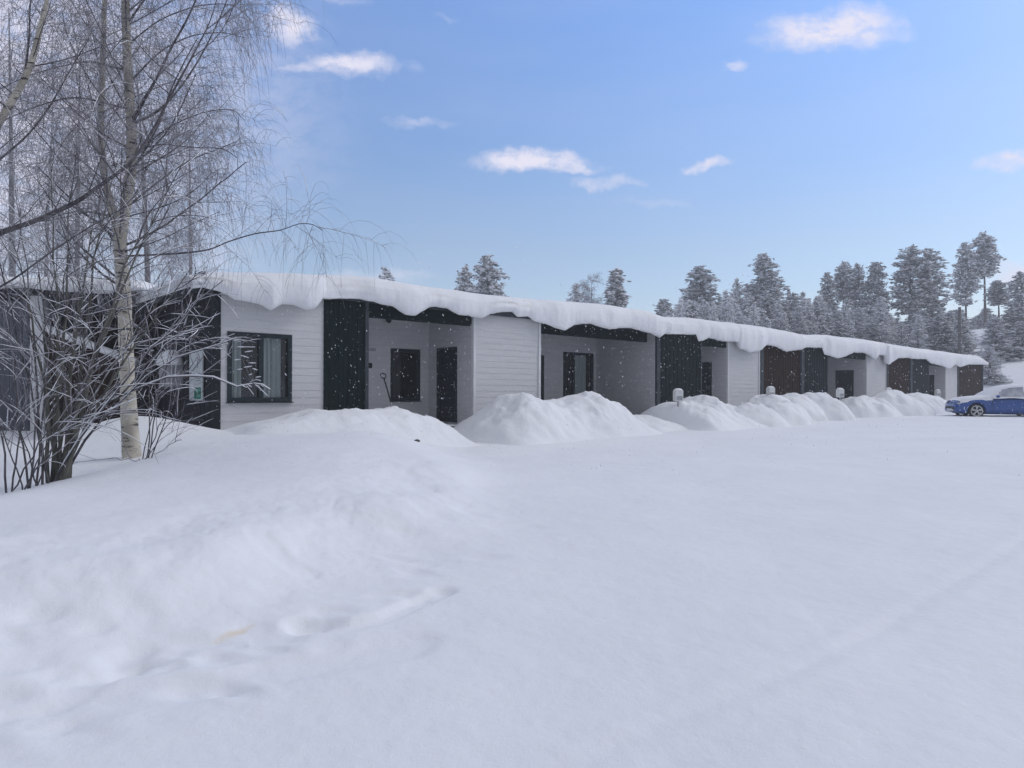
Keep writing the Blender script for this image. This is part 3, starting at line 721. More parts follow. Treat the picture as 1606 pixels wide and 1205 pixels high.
def bi(l, i2, j2): return l*(nb+1)*5+i2*5+j2
for i2 in range(nb):
    for j2 in range(4):
        b.f.append((bi(0, i2, j2), bi(0, i2+1, j2), bi(0, i2+1, j2+1), bi(0, i2, j2+1)))
        b.f.append((bi(1, i2, j2), bi(1, i2, j2+1), bi(1, i2+1, j2+1), bi(1, i2+1, j2)))
for i2 in range(nb):
    b.f.append((bi(0, i2, 0), bi(1, i2, 0), bi(1, i2+1, 0), bi(0, i2+1, 0))); b.f.append((bi(0, i2, 4), bi(0, i2+1, 4), bi(1, i2+1, 4), bi(1, i2, 4)))
b.build('scoop', M['plastic_blue'], sh, True)

# small clod on the bank
x_, y_ = -1.85, 13.7
b = MB(); b.ell((0, 0, 0), (0.06, 0.05, 0.035), 9, 6)
for q in range(len(b.v)): b.v[q] = tuple(c*(1+random.uniform(-0.2, 0.2)) for c in b.v[q])
cx, cy, _ = W(654, 707, 13.6)
o = b.build('dirt_clod', M['deck'], None, True); o.location = (cx, cy, gz(cx, cy)+0.01); tag(o, 'small dark clod lying on the snow before the long low pile', 'clod')

# ------------------------------------------------------------------ car
car = empty('parked_car'); tag(car, 'blue three-door hatchback with snow-covered windows parked by the end of the row house', 'car')
CL, CW = 4.35, 1.74
# stations along the length: x, half width, sill z, belt z, roof z (roof half width factor)
def car_body():
    # outline of the side (x from nose 0 to tail CL, z): lower body
    up = [(0.00,0.42),(0.02,0.62),(0.08,0.70),(0.25,0.77),(0.60,0.83),(1.00,0.875),(1.30,0.895),(1.62,0.90),(2.2,0.915),(2.9,0.925),(3.5,0.935),(3.9,0.94),(4.15,0.93),(4.28,0.86),(4.34,0.70),(4.35,0.50)]
    lo = [(0.03,0.26),(0.12,0.21),(0.30,0.20),(3.95,0.22),(4.22,0.27),(4.34,0.36)]
    xs = sorted(set(list(np.linspace(0.0, CL, 100))))
    ux = [p[0] for p in up]; uz = [p[1] for p in up]; lx = [0.0]+[p[0] for p in lo]+[CL]; lz = [0.38]+[p[1] for p in lo]+[0.5]
    wheels = [(0.80, 0.315), (3.38, 0.315)]
    v = []; f = []; secs = []
    for x in xs:
        zt = np.interp(x, ux, uz); zl = np.interp(x, lx, lz)
        zl_side = zl
        for wx, wz in wheels:
            d = abs(x-wx)
            if d < 0.375: zl_side = max(zl_side, wz+math.sqrt(0.375**2-d*d))
        e = min(1, math.sqrt(max(0, x)/0.55)) if x < 0.55 else 1
        e2 = min(1, math.sqrt(max(0, CL-x)/0.45)) if x > CL-0.45 else 1
        hw = CW/2*(0.70+0.30*e)*(0.78+0.22*e2)
        zm = zl_side+(zt-zl_side)*0.55
        prof_ = [(0.0, zl), (hw*0.80, zl), (hw*0.93 if zl_side == zl else hw*0.80, zl+0.01 if zl_side == zl else zl_side-0.0), (hw*0.985, zl_side+0.01), (hw, zl_side+(zt-zl_side)*0.35), (hw*0.995, zm), (hw*0.965, zl_side+(zt-zl_side)*0.82), (hw*0.90, zt-0.01), (hw*0.6, zt+0.03), (0.0, zt+0.045)]
        secs.append(prof_)
    n = len(secs[0])
    for sgn in (1, -1):
        base_ = len(v)
        for x, pr in zip(xs, secs):
            for (yy, zz) in pr: v.append((x, sgn*yy, zz))
        for i_ in range(len(xs)-1):
            for j_ in range(n-1):
                a = base_+i_*n+j_
                q = (a, a+1, a+n+1, a+n); f.append(q if sgn < 0 else q[::-1])
        f.append(tuple(base_+j for j in range(n))); f.append(tuple(base_+(len(xs)-1)*n+j for j in range(n)))
    return v, f
v, f = car_body(); body = meshobj('body', v, f, M['car'], car, True)
# cabin (greenhouse): loft
def loft(stations, mt, name, parent, smooth=True, off=0.0):
    b = MB(); n = None
    for x, prs in stations:
        n = len(prs); b.v += [(x, y, z) for y, z in prs]
    for i_ in range(len(stations)-1):
        for j_ in range(n-1): a = i_*n+j_; b.f.append((a, a+1, a+n+1, a+n))
    b.f.append(tuple(range(n))); b.f.append(tuple(len(b.v)-n+j for j in range(n))[::-1])
    return b.build(name, mt, parent, smooth)
def cabin(add=0.0, wadd=0.0, x0=1.18, x1=4.12, zb_=0.88):
    st_ = []
    rx = [1.15,1.35,1.6,1.9,2.15,2.5,2.9,3.3,3.6,3.85,4.02,4.14]; rz = [0.90,1.06,1.22,1.38,1.45,1.485,1.49,1.47,1.42,1.33,1.18,0.98]
    for x in np.linspace(x0, x1, 26):
        zr = np.interp(x, rx, rz)+add; bw = 0.80+wadd; tw = bw-0.20*min(1, (zr-0.88)/0.5)
        st_.append((x, [(-bw, zb_), (-bw+0.01, zb_+0.03), (-(bw+tw)/2, (zb_+zr)/2), (-tw, zr-0.07), (-tw*0.85, zr-0.02), (-tw*0.4, zr+0.01), (0, zr+0.015), (tw*0.4, zr+0.01), (tw*0.85, zr-0.02), (tw, zr-0.07), ((bw+tw)/2, (zb_+zr)/2), (bw-0.01, zb_+0.03), (bw, zb_)]))
    return st_
loft(cabin(), M['carglass'], 'cabin_glass', car)
sn = empty('car_snow'); tag(sn, 'snow covering the blue car over its roof, windows and bonnet', 'snow')
loft(cabin(0.05, 0.03, 1.12, 4.16, 0.93), M['snow'], 'roof_snow', sn)
# frosted side windows showing grey through thin snow
for sd_ in (-1, 1):
    for x0_, x1_ in ((1.72, 2.70), (2.80, 3.72)):
        b = MB(); nn = 10
        for i_ in range(nn+1):
            x = x0_+(x1_-x0_)*i_/nn; zr = np.interp(x, [1.15,1.35,1.6,1.9,2.15,2.5,2.9,3.3,3.6,3.85,4.02,4.14], [0.90,1.06,1.22,1.38,1.45,1.485,1.49,1.47,1.42,1.33,1.18,0.98])+0.05
            bw = 0.83; tw = bw-0.20*min(1, (zr-0.88)/0.5); mz = (0.93+zr)/2
            for y_, z_ in ((bw-0.010, 0.985), ((bw+tw)/2, mz), (tw+0.025, zr-0.12)): b.v.append((x, sd_*(y_+0.006), max(0.99, z_)))
        for i_ in range(nn):
            for j_ in range(2): a = i_*3+j_; b.f.append((a, a+3, a+4, a+1))
        b.build('side_window', M['frosted_pane'], car, True)
# bonnet snow
bs = []
for x in np.linspace(0.16, 1.45, 16):
    zt = np.interp(x, [0.08,0.25,0.60,1.00,1.30,1.62], [0.71,0.78,0.84,0.885,0.905,0.92]); hw = CW/2*(0.70+0.30*min(1, math.sqrt(x/0.55)))*0.97
    th = 0.085*min(1, (x-0.12)/0.25)
    bs.append((x, [(-hw, zt-0.10), (-hw*0.99, zt+th*0.3), (-hw*0.85, zt+0.02+th*0.8), (-hw*0.4, zt+0.035+th), (0, zt+0.045+th), (hw*0.4, zt+0.035+th), (hw*0.85, zt+0.02+th*0.8), (hw*0.99, zt+th*0.3), (hw, zt-0.10)]))
loft(bs, M['snow'], 'bonnet_snow', sn)
# snow lying on the rear wing and shoulder
bs = []
for x in np.linspace(1.4, 4.25, 40):
    lo_ = 0.90-0.02*math.sin(x*5)-0.10*math.exp(-((x-3.65)/0.28)**2)
    hw = CW/2*(1.0 if x < 3.9 else 0.78+0.22*math.sqrt(max(0.0, (CL-x))/0.45))*1.006
    bs.append((x, [(-hw, lo_), (-hw*1.012, lo_+0.02), (-hw*0.985, lo_+0.05), (-hw*0.93, 0.965), (-hw*0.86, 0.975), (hw*0.86, 0.975), (hw*0.93, 0.965), (hw*0.985, lo_+0.05), (hw*1.012, lo_+0.02), (hw, lo_)]))
loft(bs, M['snow'], 'shoulder_snow', sn)
# wheels
def wheel(x, side):
    w = empty('wheel', (x, side*(CW/2-0.115), 0.315)); w.parent = car
    b = MB(); prof_ = [(0.24,-0.08),(0.29,-0.10),(0.315,-0.08),(0.318,0.0),(0.315,0.08),(0.29,0.10),(0.24,0.08),(0.24,-0.08)]
    nn = 32
    for i_ in range(nn):
        a = 2*math.pi*i_/nn
        for r_, y_ in prof_[:-1]: b.v.append((r_*math.cos(a), y_, r_*math.sin(a)))
    k_ = len(prof_)-1
    for i_ in range(nn):
        for j_ in range(k_):
            a = i_*k_+j_; c = ((i_+1) % nn)*k_+j_; a2 = i_*k_+(j_+1) % k_; c2 = ((i_+1) % nn)*k_+(j_+1) % k_
            b.f.append((a, c, c2, a2))
    b.build('tyre', M['tyre'], w, True)
    b = MB()
    yo = side*0.075
    ringp = [(0.232*math.cos(t), yo, 0.232*math.sin(t)) for t in np.linspace(0, 2*math.pi, 33)]
    b.tube(ringp, 0.020, 6, False)
    for q in range(5):
        for dq in (-0.10, 0.10):
            a = 2*math.pi*q/5+0.3+dq
            b.tube([(0.03*math.cos(a-dq), yo, 0.03*math.sin(a-dq)), (0.12*math.cos(a-dq*0.6), yo+side*0.012, 0.12*math.sin(a-dq*0.6)), (0.225*math.cos(a+dq*0.8), yo, 0.225*math.sin(a+dq*0.8))], [0.030, 0.024, 0.022], 6)
    b.ell((0, yo+side*0.005, 0), (0.05, 0.02, 0.05), 12, 6)
    b.build('rim', M['rim'], w, True)
    b = MB(); nn = 24; b.v = [(0.195*math.cos(2*math.pi*i_/nn), side*0.02, 0.195*math.sin(2*math.pi*i_/nn)) for i_ in range(nn)]; b.f = [tuple(range(nn))]; b.build('brake_disc', M['tyre'], w)
for x in (0.80, 3.38):
    for sd_ in (-1, 1): wheel(x, sd_)
for sd_ in (-1, 1):
    b = MB(); b.ell((0.20, sd_*0.62, 0.64), (0.16, 0.12, 0.065), 14, 8); b.build('headlight', M['lampglass'], car, True)
    b = MB(); b.ell((4.27, sd_*0.66, 0.78), (0.08, 0.12, 0.10), 12, 8); b.build('tail_light', simple('tail_lens', (0.18, 0.01, 0.01), (0.25, 0.02, 0.02), 0.2), car, True)
    b = MB(); b.ell((1.60, sd_*0.955, 0.99), (0.075, 0.10, 0.065), 12, 8); b.tube([(1.60, sd_*0.80, 0.95), (1.60, sd_*0.92, 0.97)], 0.02, 6); b.build('mirror', M['car'], car, True)
    # door seam, handle, sill strip
    b = MB(); y_ = sd_*CW/2
    b.tube([(1.42, y_*0.995, 0.26), (1.40, y_*1.001, 0.5), (1.44, y_*0.985, 0.82)], 0.006, 4); b.tube([(2.78, y_*0.995, 0.26), (2.84, y_*1.001, 0.5), (2.80, y_*0.98, 0.85)], 0.006, 4); b.build('door_seam', M['black'], car)
    b = MB(); b.box(2.55, 2.72, min(y_*0.985, y_*1.012), max(y_*0.985, y_*1.012), 0.755, 0.785, 0.006); b.build('door_handle', M['car'], car)
b = MB(); b.box(-0.012, 0.03, -0.45, 0.45, 0.40, 0.50, 0.01); b.build('grille', M['black'], car)
b = MB(); b.box(-0.015, 0.05, -0.26, 0.26, 0.30, 0.39, 0.005); b.build('number_plate', M['post_white'], car)
b = MB(); b.box(0.35, 4.1, -0.70, 0.70, 0.17, 0.23); b.build('underbody', M['black'], car)
# place: nose at px 1488, slightly turned
fx, fy = W(1487.5, 0, 31.6)[0]+0.36, 31.2; rot = math.atan2(-0.95, 4.25)
ax, ay = fx+0.8*math.cos(rot), fy+0.8*math.sin(rot); bx2, by2 = fx+3.38*math.cos(rot), fy+3.38*math.sin(rot)
off = Vector((0.0, 0.87, 0))
for o_ in (car, sn):
    o_.location = (fx, fy+0.87, -1.20); o_.rotation_euler = (0, math.radians(0.6), rot)

# ------------------------------------------------------------------ small grey shed at right edge, utility pole
gx, gy, gzv = W(1612, 612, 62)
shd = empty('hill_shed', (gx, gy, 0), 0.15); tag(shd, 'small grey shed under thick snow behind the blue car at the picture edge', 'shed')
wz0, wz1 = (HZ-607)/F*62, (HZ-588)/F*62
b = MB(); b.box(-1.0, 2.6, 0, 2.6, wz0-1.5, wz1); b.build('wall', M['dkgrey'], shd)
b = MB(); b.box(-1.15, 2.75, -0.15, 2.75, wz1, wz1+0.08, 0.02); b.build('roof', M['black'], shd)
b = MB(); b.box(0.9, 1.7, -0.03, -0.001, wz0-0.5, wz1-0.1, 0.004); b.build('door', M['black'], shd)
b = MB(); b.ell((0.8, 1.3, wz1+0.08), (2.15, 1.65, 0.62), 24, 12, squash=0.1); o = b.build('snow_cap', M['snow'], shd, True)
Yp = 58; x_, _, zt = W(1505, 482, Yp); 
up_ = empty('utility_pole', (x_, Yp, gz(x_, Yp))); tag(up_, 'bare wooden utility pole rising behind the far end of the roof', 'pole')
b = MB(); b.tube([(0, 0, -0.5), (0, 0, zt-up_.location.z)], [0.16, 0.11], 12); b.build('pole', M['pole'], up_, True)
b = MB(); b.tube([(-0.14, -0.05, zt-up_.location.z-0.25), (0.14, -0.05, zt-up_.location.z-0.25)], 0.03, 8); b.build('insulator_bracket', M['metal'], up_, True)

# ------------------------------------------------------------------ dark timber building on the left
LBY = 16.3
lb = empty('timber_shed', (W(60, 0, LBY)[0], LBY, 0), math.radians(6)); tag(lb, 'dark timber shed with a white corner post behind the bushes, left of the row house', 'shed')
def lw(name, mt, x0, x1, y, z0, z1):
    mb = MB(); n = max(1, int((x1-x0)/0.14))
    mb.box(x0, x1, y, y+0.12, z0, z1)
    for i_ in range(n):
        mb.box(x0+(x1-x0)*i_/n+0.004, x0+(x1-x0)*(i_+1)/n-0.004, y-0.02-0.006*(i_ % 2), y-0.001, z0, z1)
    return mb.build(name, mt, lb)
lw('wall', M['slate'], -5.5, -0.20, 0, -1.4, 2.15)
lw('wall', M['brown'], 0.25, 2.35, 1.4, -1.4, 2.1)
b = MB(); b.box(-0.15, 0.15, -0.06, 0.22, -1.3, 2.28, 0.008); b.build('post', M['white'], lb)
b = MB(); b.box(-5.6, 2.45, -0.25, 5.0, 2.285, 2.42, 0.01); b.build('roof', M['black'], lb)
b = MB(); b.box(0.20, 2.3, 0.1, 0.25, 1.95, 2.284, 0.004); b.build('beam', M['endwall'], lb)
b = MB(); b.box(2.30, 2.44, 0.0, 5.0, -1.4, 2.28); b.box(-5.5, 2.3, 4.86, 5.0, -1.4, 2.28); b.build('side_wall', M['endwall'], lb)
# low slatted screen with sloping snow-laden cap
b = MB()
for i_ in range(13):
    x0 = 0.20+i_*0.155; zt_ = 1.45-0.40*(x0-0.2); b.box(x0, x0+0.13, -0.02, 0.02, -1.25, zt_)
b.build('slatted_screen', M['brown'], lb)
b = MB(); b.tube([(0.15, -0.02, 1.53), (0.8, -0.02, 1.27), (1.5, -0.02, 0.99), (2.25, -0.02, 0.70)], [0.08, 0.10, 0.09, 0.10], 10); b.build('screen_snow', M['snow'], lb, True)
# window in the slate wall
b = MB(); b.box(-2.2, -1.2, -0.05, -0.03, 0.0, 1.2, 0.004); b.build('shutter', M['endwall'], lb)
# roof snow
xs = np.linspace(-5.8, 2.6, 90); rows2 = []
tt = 2.42+0.34+0.05*fbm(xs*0.8, xs*0, 77); tt = tt-0.05*sst((xs-0.5)/2)
edg = np.sqrt(np.minimum(sst((xs+5.85)/0.4), sst((2.65-xs)/0.4)))
tt = 2.42+(tt-2.42)*edg
dip = 0.12*fbm(xs*1.1, xs*0+2, 78)
Vl = []
for yv, zv in ((5.1, 2.43+0*xs), (5.0, tt-0.1), (2, tt+0.03), (0.3, tt), (-0.2, tt-0.05), (-0.42, tt-0.16), (-0.48, 2.45+dip), (-0.42, 2.36+dip), (-0.30, 2.40+dip*0.5), (-0.2, 2.43+0*xs)):
    Vl.append(np.stack([xs, np.full_like(xs, yv), zv], -1))
Vl = np.stack(Vl, 1); K2 = Vl.shape[1]
i = np.arange(len(xs)-1)[:, None]*K2; k = np.arange(K2-1)[None, :]
o = meshobj('shed_roof_snow', Vl.reshape(-1, 3), np.stack([i+k, i+K2+k, i+K2+k+1, i+k+1], -1).reshape(-1, 4), M['snow'], None, True)
o.location = lb.location; o.rotation_euler = lb.rotation_euler
tag(o, 'even snow slab on the roof of the dark timber shed', 'snow')

# ------------------------------------------------------------------ bare trees
def rnd(a, b): return random.uniform(a, b)
def unit(v): return v/(np.linalg.norm(v)+1e-9)
class Tree:
    def __init__(s): s.big = Tubes(7); s.mid = Tubes(4); s.twig = Tubes(3); s.snow = Tubes(4); s.snow_amt = 0.0; s.curl = 0.035
    def path(s, p, d, L, n, wander=0.12, grav=0.0, lift=0.0):
        pts = [np.array(p, float)]; d = unit(np.array(d, float)); dr_ = np.array([rnd(-1, 1), rnd(-1, 1), rnd(-0.6, 0.9)])*s.curl
        for i in range(n):
            d = d+np.array([rnd(-1, 1), rnd(-1, 1), rnd(-1, 1)])*wander+dr_
            d[2] += (-grav+lift)*(1+i/n)
            d = unit(d); pts.append(pts[-1]+d*L/n)
        return np.array(pts)
    def put(s, pts, r0, r1):
        rad = np.linspace(r0, r1, len(pts)); 
        (s.big if r0 > 0.02 else s.mid if r0 > 0.0055 else s.twig).add(pts, rad)
        if s.snow_amt and random.random() < s.snow_amt:
            a = 0
            while a < len(pts)-1:
                b = min(len(pts), a+random.choice((4, 6, 9)))
                seg = pts[a:b]; 
                if len(seg) >= 2:
                    dd = seg[-1]-seg[0]; hz = math.hypot(dd[0], dd[1])/(np.linalg.norm(dd)+1e-9)
                    if hz > 0.55 and random.random() < 0.8:
                        rr_ = rad[a:b]; sr = np.minimum(rr_*0.65+0.0018, 0.012)*rnd(0.7, 1.3)
                        q = seg.copy(); q[:, 2] += rr_*0.75+sr*0.35
                        sr = sr.copy(); sr[0] *= 0.3; sr[-1] *= 0.3
                        s.snow.add(q, sr)
                a = b-1 if b-1 > a else b
def weeping(tr, p, d, L, r, lev, cfg):
    n = max(4, int(L/cfg['seg'])+2)
    pts = tr.path(p, d, L, n, cfg['wander'][lev], cfg['grav'][lev], cfg['lift'][lev])
    tr.put(pts, r, r*0.35 if lev < cfg['max'] else r*0.5)
    if lev >= cfg['max']: return
    cnt = int(L*cfg['dens'][lev]*rnd(0.85, 1.15))
    for c in range(cnt):
        t = (0.12+0.88*(c+rnd(0, 1))/cnt); ii = min(len(pts)-2, int(t*(len(pts)-1)))
        q = pts[ii]+(pts[ii+1]-pts[ii])*rnd(0, 1)
        base_ = unit(pts[ii+1]-pts[ii]); 
        side = unit(np.cross(base_, np.array([rnd(-1, 1), rnd(-1, 1), rnd(-1, 1)])))
        dd = base_*cfg['fwd'][lev]+side*1.0
        ln = cfg['len'][lev]*rnd(0.5, 1.2)*(1-0.45*t)
        weeping(tr, q, dd, ln, max(cfg['rmin'][lev+1], r*0.45*(1-0.5*t)) if lev+1 < cfg['max'] else cfg['rmin'][lev+1], lev+1, cfg)

def birch(name, stems, Y, bark, twigm, cfg, label, group=None, cat='birch', nb=26, h0=2.0, spread=1.0, explicit=(), blen=(1.4, 3.0), side_bias=0.0):
    """stems: list of (points, radii); points already in world space"""
    base_ = stems[0][0][0]
    root = empty(name, (float(base_[0]), float(base_[1]), float(base_[2])))
    tag(root, label, cat, group)
    tr = Tree(); tr.snow_amt = cfg.get('snow', 0)
    tb = Tubes(12)
    for pts, rad in stems:
        pts = np.array(pts, float); 
        # densify smooth
        n = len(pts); t = np.arange(n); tt = np.linspace(0, n-1, (n-1)*5+1)
        sm = np.stack([np.interp(tt, t, pts[:, c]) for c in range(3)], -1)
        for _ in range(3): sm[1:-1] = (sm[:-2]+2*sm[1:-1]+sm[2:])/4
        rd = np.interp(tt, t, rad); tb.add(sm-base_, rd*(1+0.05*np.array([rnd(-1, 1) for _ in tt])))
        zmin = base_[2]+h0; cand = [k_ for k_ in range(len(sm)) if sm[k_][2] > zmin]
        if not cand: continue
        for b_ in range(nb):
            k_ = cand[int(len(cand)*(b_+rnd(0, 1))/nb) % len(cand)]
            frac = (k_-cand[0])/max(1, len(cand)); az = rnd(0, 2*math.pi)
            d = np.array([math.cos(az)*spread+side_bias, math.sin(az)*spread, rnd(0.35, 0.95)])
            L = rnd(*blen)*(1-0.35*frac)
            weeping(tr, sm[k_]-base_, d, L, max(0.007, rd[k_]*0.20), 0, cfg)
    for pts, r0, r1 in explicit:
        pts = np.array(pts, float)-base_; n = len(pts); tt = np.linspace(0, n-1, (n-1)*4+1)
        sm = np.stack([np.interp(tt, np.arange(n), pts[:, c]) for c in range(3)], -1)
        for _ in range(2): sm[1:-1] = (sm[:-2]+2*sm[1:-1]+sm[2:])/4
        tr.put(sm, r0, r1)
        Ltot = np.sum(np.linalg.norm(np.diff(sm, axis=0), axis=1)); cnt = int(Ltot*cfg['dens'][0]*1.1)
        for c in range(cnt):
            t_ = 0.1+0.9*c/cnt; ii = min(len(sm)-2, int(t_*(len(sm)-1)))
            bs_ = unit(sm[ii+1]-sm[ii]); side = unit(np.cross(bs_, np.array([rnd(-1, 1), rnd(-1, 1), rnd(-1, 1)])))
            weeping(tr, sm[ii], bs_*0.8+side, cfg['len'][0]*rnd(0.5, 1.1), cfg['rmin'][1], 1, cfg)
    tb.build('trunk', bark, root); tr.big.build('limb', M['limb'] if twigm is M['twig'] else M['twigfar'], root); tr.mid.build('branch', M['limb'] if twigm is M['twig'] else twigm, root)
    tr.twig.build('twigs', twigm, root)
    if tr.snow.P: tr.snow.build('branch_snow', M['frost'], root)
    return root

CFG = dict(seg=0.22, wander=[0.10, 0.16, 0.10], grav=[0.0, 0.04, 0.36], lift=[0.03, 0.0, 0.0], dens=[5.2, 15.0, 0], fwd=[0.9, 0.30, 0],
           len=[1.05, 0.92, 0], rmin=[0.008, 0.0040, 0.0022], max=2, snow=0.05)
def PW(lst, Y, dy=0.0):
    return [W(px, py, Y+dy*i_/max(1, len(lst)-1)) for i_, (px, py) in enumerate(lst)]
YB = 10.3
main_ = PW([(207,722),(203,660),(200,600),(197,520),(194,450),(189,400),(188,370),(197,325),(206,265),(207,215),(203,150),(198,60),(196,-40),(199,-150),(206,-280),(212,-400)], YB)
mr_ = [0.135,0.118,0.108,0.102,0.098,0.094,0.092,0.080,0.076,0.073,0.068,0.062,0.054,0.044,0.030,0.012]
left_ = PW([(190,385),(178,335),(165,285),(159,230),(158,180),(161,100),(164,0),(170,-120),(178,-230),(186,-330)], YB, 0.5)
lr_ = [0.075,0.058,0.05,0.047,0.045,0.042,0.036,0.028,0.018,0.008]
random.seed(21)
ex_ = [(PW([(205,200),(222,165),(245,125),(268,75),(292,35),(325,-40),(350,-110)], YB, -0.8), 0.024, 0.007),
       (PW([(212,192),(240,180),(262,162),(285,135),(312,95),(345,30),(375,-50)], YB, 0.6), 0.022, 0.007),
       (PW([(196,285),(225,240),(252,190),(268,140),(290,95),(310,60)], YB, -1.2), 0.019, 0.005),
       (PW([(197,402),(240,400),(292,397),(330,392),(355,380),(400,366),(440,362),(470,350),(492,352),(506,362)], YB, -0.9), 0.018, 0.004),
       (PW([(190,395),(215,390),(262,372),(300,352),(345,332)], YB, -0.6), 0.014, 0.004),
       (PW([(192,330),(230,300),(268,270),(300,250),(340,235),(370,222)], YB, 0.8), 0.016, 0.004),
       (PW([(205,240),(250,225),(300,232),(350,232),(372,248)], YB, -0.5), 0.014, 0.004),
       (PW([(203,130),(250,80),(300,55),(350,50),(385,60)], YB, 0.5), 0.016, 0.004),
       (PW([(201,70),(250,30),(310,8),(365,5),(398,35)], YB, 0.4), 0.016, 0.004), (PW([(198,40),(240,-20),(300,-60),(370,-50),(400,-10)], YB, -0.5), 0.016, 0.004), (PW([(206,250),(260,200),(320,175),(365,170),(385,190)], YB, 0.5), 0.014, 0.004),
       (PW([(195,110),(140,95),(90,105),(40,120),(-20,150)], YB, 0.8), 0.018, 0.005),
       (PW([(196,170),(120,150),(60,165),(-20,200)], YB, -0.6), 0.018, 0.005),
       (PW([(190,345),(140,330),(90,345),(30,350),(-30,372)], YB, 0.9), 0.018, 0.005),
       (PW([(200,20),(255,-30),(330,-40),(385,-10)], YB, 0.3), 0.015, 0.005)]
birch('weeping_birch', [(main_, mr_), (left_, lr_)], YB, M['birch'], M['twig'], CFG, 'tall weeping birch with pale forked trunk and hanging frosted twigs, left of the row house', nb=34, h0=2.6, explicit=ex_, blen=(1.1, 2.5))

# slanting birch stem at the upper left and a limb reaching in from the side
random.seed(22)
lt = PW([(-260,760),(-190,560),(-110,380),(-40,260),(0,190),(30,140),(48,105),(62,50),(75,-5),(95,-90),(120,-200)], 9.0)
ex2 = [(PW([(-60,300),(0,250),(45,212),(80,165),(110,110),(140,60)], 9.0, -0.5), 0.018, 0.005),
       (PW([(40,110),(46,60),(47,0),(60,-60)], 9.0, 0.4), 0.016, 0.006), (PW([(48,105),(100,95),(140,80),(200,60)], 9.0, -0.3), 0.012, 0.004)]
birch('slanting_birch', [(lt, [0.07,0.066,0.058,0.050,0.044,0.040,0.037,0.032,0.027,0.018,0.008])], 9, M['birch'], M['twig'], CFG, 'slanting birch whose thin greenish trunk crosses the upper left corner', nb=15, h0=2.6, explicit=ex2, blen=(0.9, 1.9))
random.seed(23)
lt = PW([(-330,800),(-300,600),(-230,480),(-120,410),(-40,380),(0,366),(60,345),(120,318),(165,285),(205,258),(240,205),(268,150),(300,92),(330,35),(345,-20)], 7.6)
birch('reaching_alder', [(lt, [0.065,0.055,0.045,0.036,0.031,0.028,0.026,0.023,0.020,0.017,0.014,0.012,0.009,0.006,0.004])], 7.6, M['limb'], M['twig'], CFG, 'dark tree whose long limb sweeps across the birch trunk from the left edge', cat='tree', nb=17, h0=2.2,
      explicit=[(PW([(-40,470),(20,440),(80,395),(150,350),(210,318),(262,290),(310,262)], 7.6), 0.016, 0.004)], blen=(0.7, 1.5))

# multi-stemmed willow bushes
CW_ = dict(seg=0.09, wander=[0.05, 0.05, 0.07], grav=[0.0, 0.02, 0.03], lift=[0.02, 0.0, 0.0], dens=[3.2, 4.2, 0], fwd=[1.5, 1.7, 0],
           len=[0.9, 0.5, 0], rmin=[0.008, 0.0042, 0.0030], max=2, snow=0.8)
def bush(name, bx, by, stems, label, seed, group='leafless bushes at the foot of the birch', r0=0.03, spread=0.10, fill=6):
    random.seed(seed); root = empty(name, (bx, by, gz(bx, by)-0.05)); tag(root, label, 'bush', group)
    tr = Tree(); tr.snow_amt = 0.8; tr.curl = 0.09
    b0 = np.array([bx, by, root.location.z])
    for tip, Yt, r in stems:
        e = np.array(W(*tip, Yt))-b0; st0 = np.array([rnd(-spread, spread), rnd(-spread, spread), 0])
        n = 9; mid_ = np.array([e[0]*0.35, e[1]*0.35, e[2]*0.55]); P_ = []
        for i_ in range(n+1):
            t_ = i_/n; P_.append((1-t_)**2*st0+2*t_*(1-t_)*mid_+t_*t_*e+np.array([rnd(-1, 1), rnd(-1, 1), rnd(-1, 1)])*0.025*(0 < i_ < n))
        P_ = np.array(P_); L = np.sum(np.linalg.norm(np.diff(P_, axis=0), axis=1))
        r *= 0.72; tr.put(P_, r, 0.004)
        cnt = int(L*CW_['dens'][0]*1.05)
        for c in range(cnt):
            t_ = 0.22+0.78*(c+rnd(0, 1))/cnt; ii = min(n-1, int(t_*n)); q = P_[ii]+(P_[ii+1]-P_[ii])*rnd(0, 1)
            bs_ = unit(P_[ii+1]-P_[ii]); side = unit(np.cross(bs_, np.array([rnd(-1, 1), rnd(-1, 1), rnd(-1, 1)])))
            weeping(tr, q, bs_*1.5+side, rnd(0.5, 1.7)*(1-0.4*t_), max(0.0055, r*0.3), 1, CW_)
    tr.big.build('stem', M['willow'], root); tr.mid.build('branch', M['limb'], root); tr.twig.build('twigs', M['twig'], root); tr.snow.build('branch_snow', M['frost'], root)
    return root
x_, y_, _ = W(95, 752, 8.2)
bush('willow_bush', x_, y_, [((60,430),8.4,0.035),((110,300),8.6,0.04),((150,330),8.0,0.038),((185,250),8.3,0.032),((235,330),7.8,0.04),((290,250),8.4,0.034),((300,420),7.6,0.030),((250,470),8.8,0.03),((20,380),7.9,0.03),((130,420),9.0,0.035),((175,480),8.4,0.028),((330,480),8.2,0.024),((350,440),7.4,0.022),((80,250),8.4,0.028)],
     'many-stemmed leafless willow bush with snow on its branches, left of the birch foot', 31)
x_, y_, _ = W(28, 778, 7.6)
bush('willow_bush', x_, y_, [((-40,520),7.6,0.018),((10,470),7.8,0.018),((50,560),7.3,0.015),((95,520),7.9,0.017),((140,600),7.2,0.013),((-20,620),7.0,0.013),((120,640),7.6,0.012),((190,600),7.5,0.011)],
     'thin-stemmed bush at the left edge with twigs crossing the snow', 32)
x_, y_, _ = W(62, 766, 7.9)
bush('willow_bush', x_, y_, [((30,330),8.2,0.022),((-30,300),8.0,0.02),((90,380),7.8,0.018),((0,600),7.3,0.013),((150,560),7.6,0.012)],
     'slim dark stem standing between the two willow bushes', 33)
x_, y_, _ = W(230, 705, 9.9)
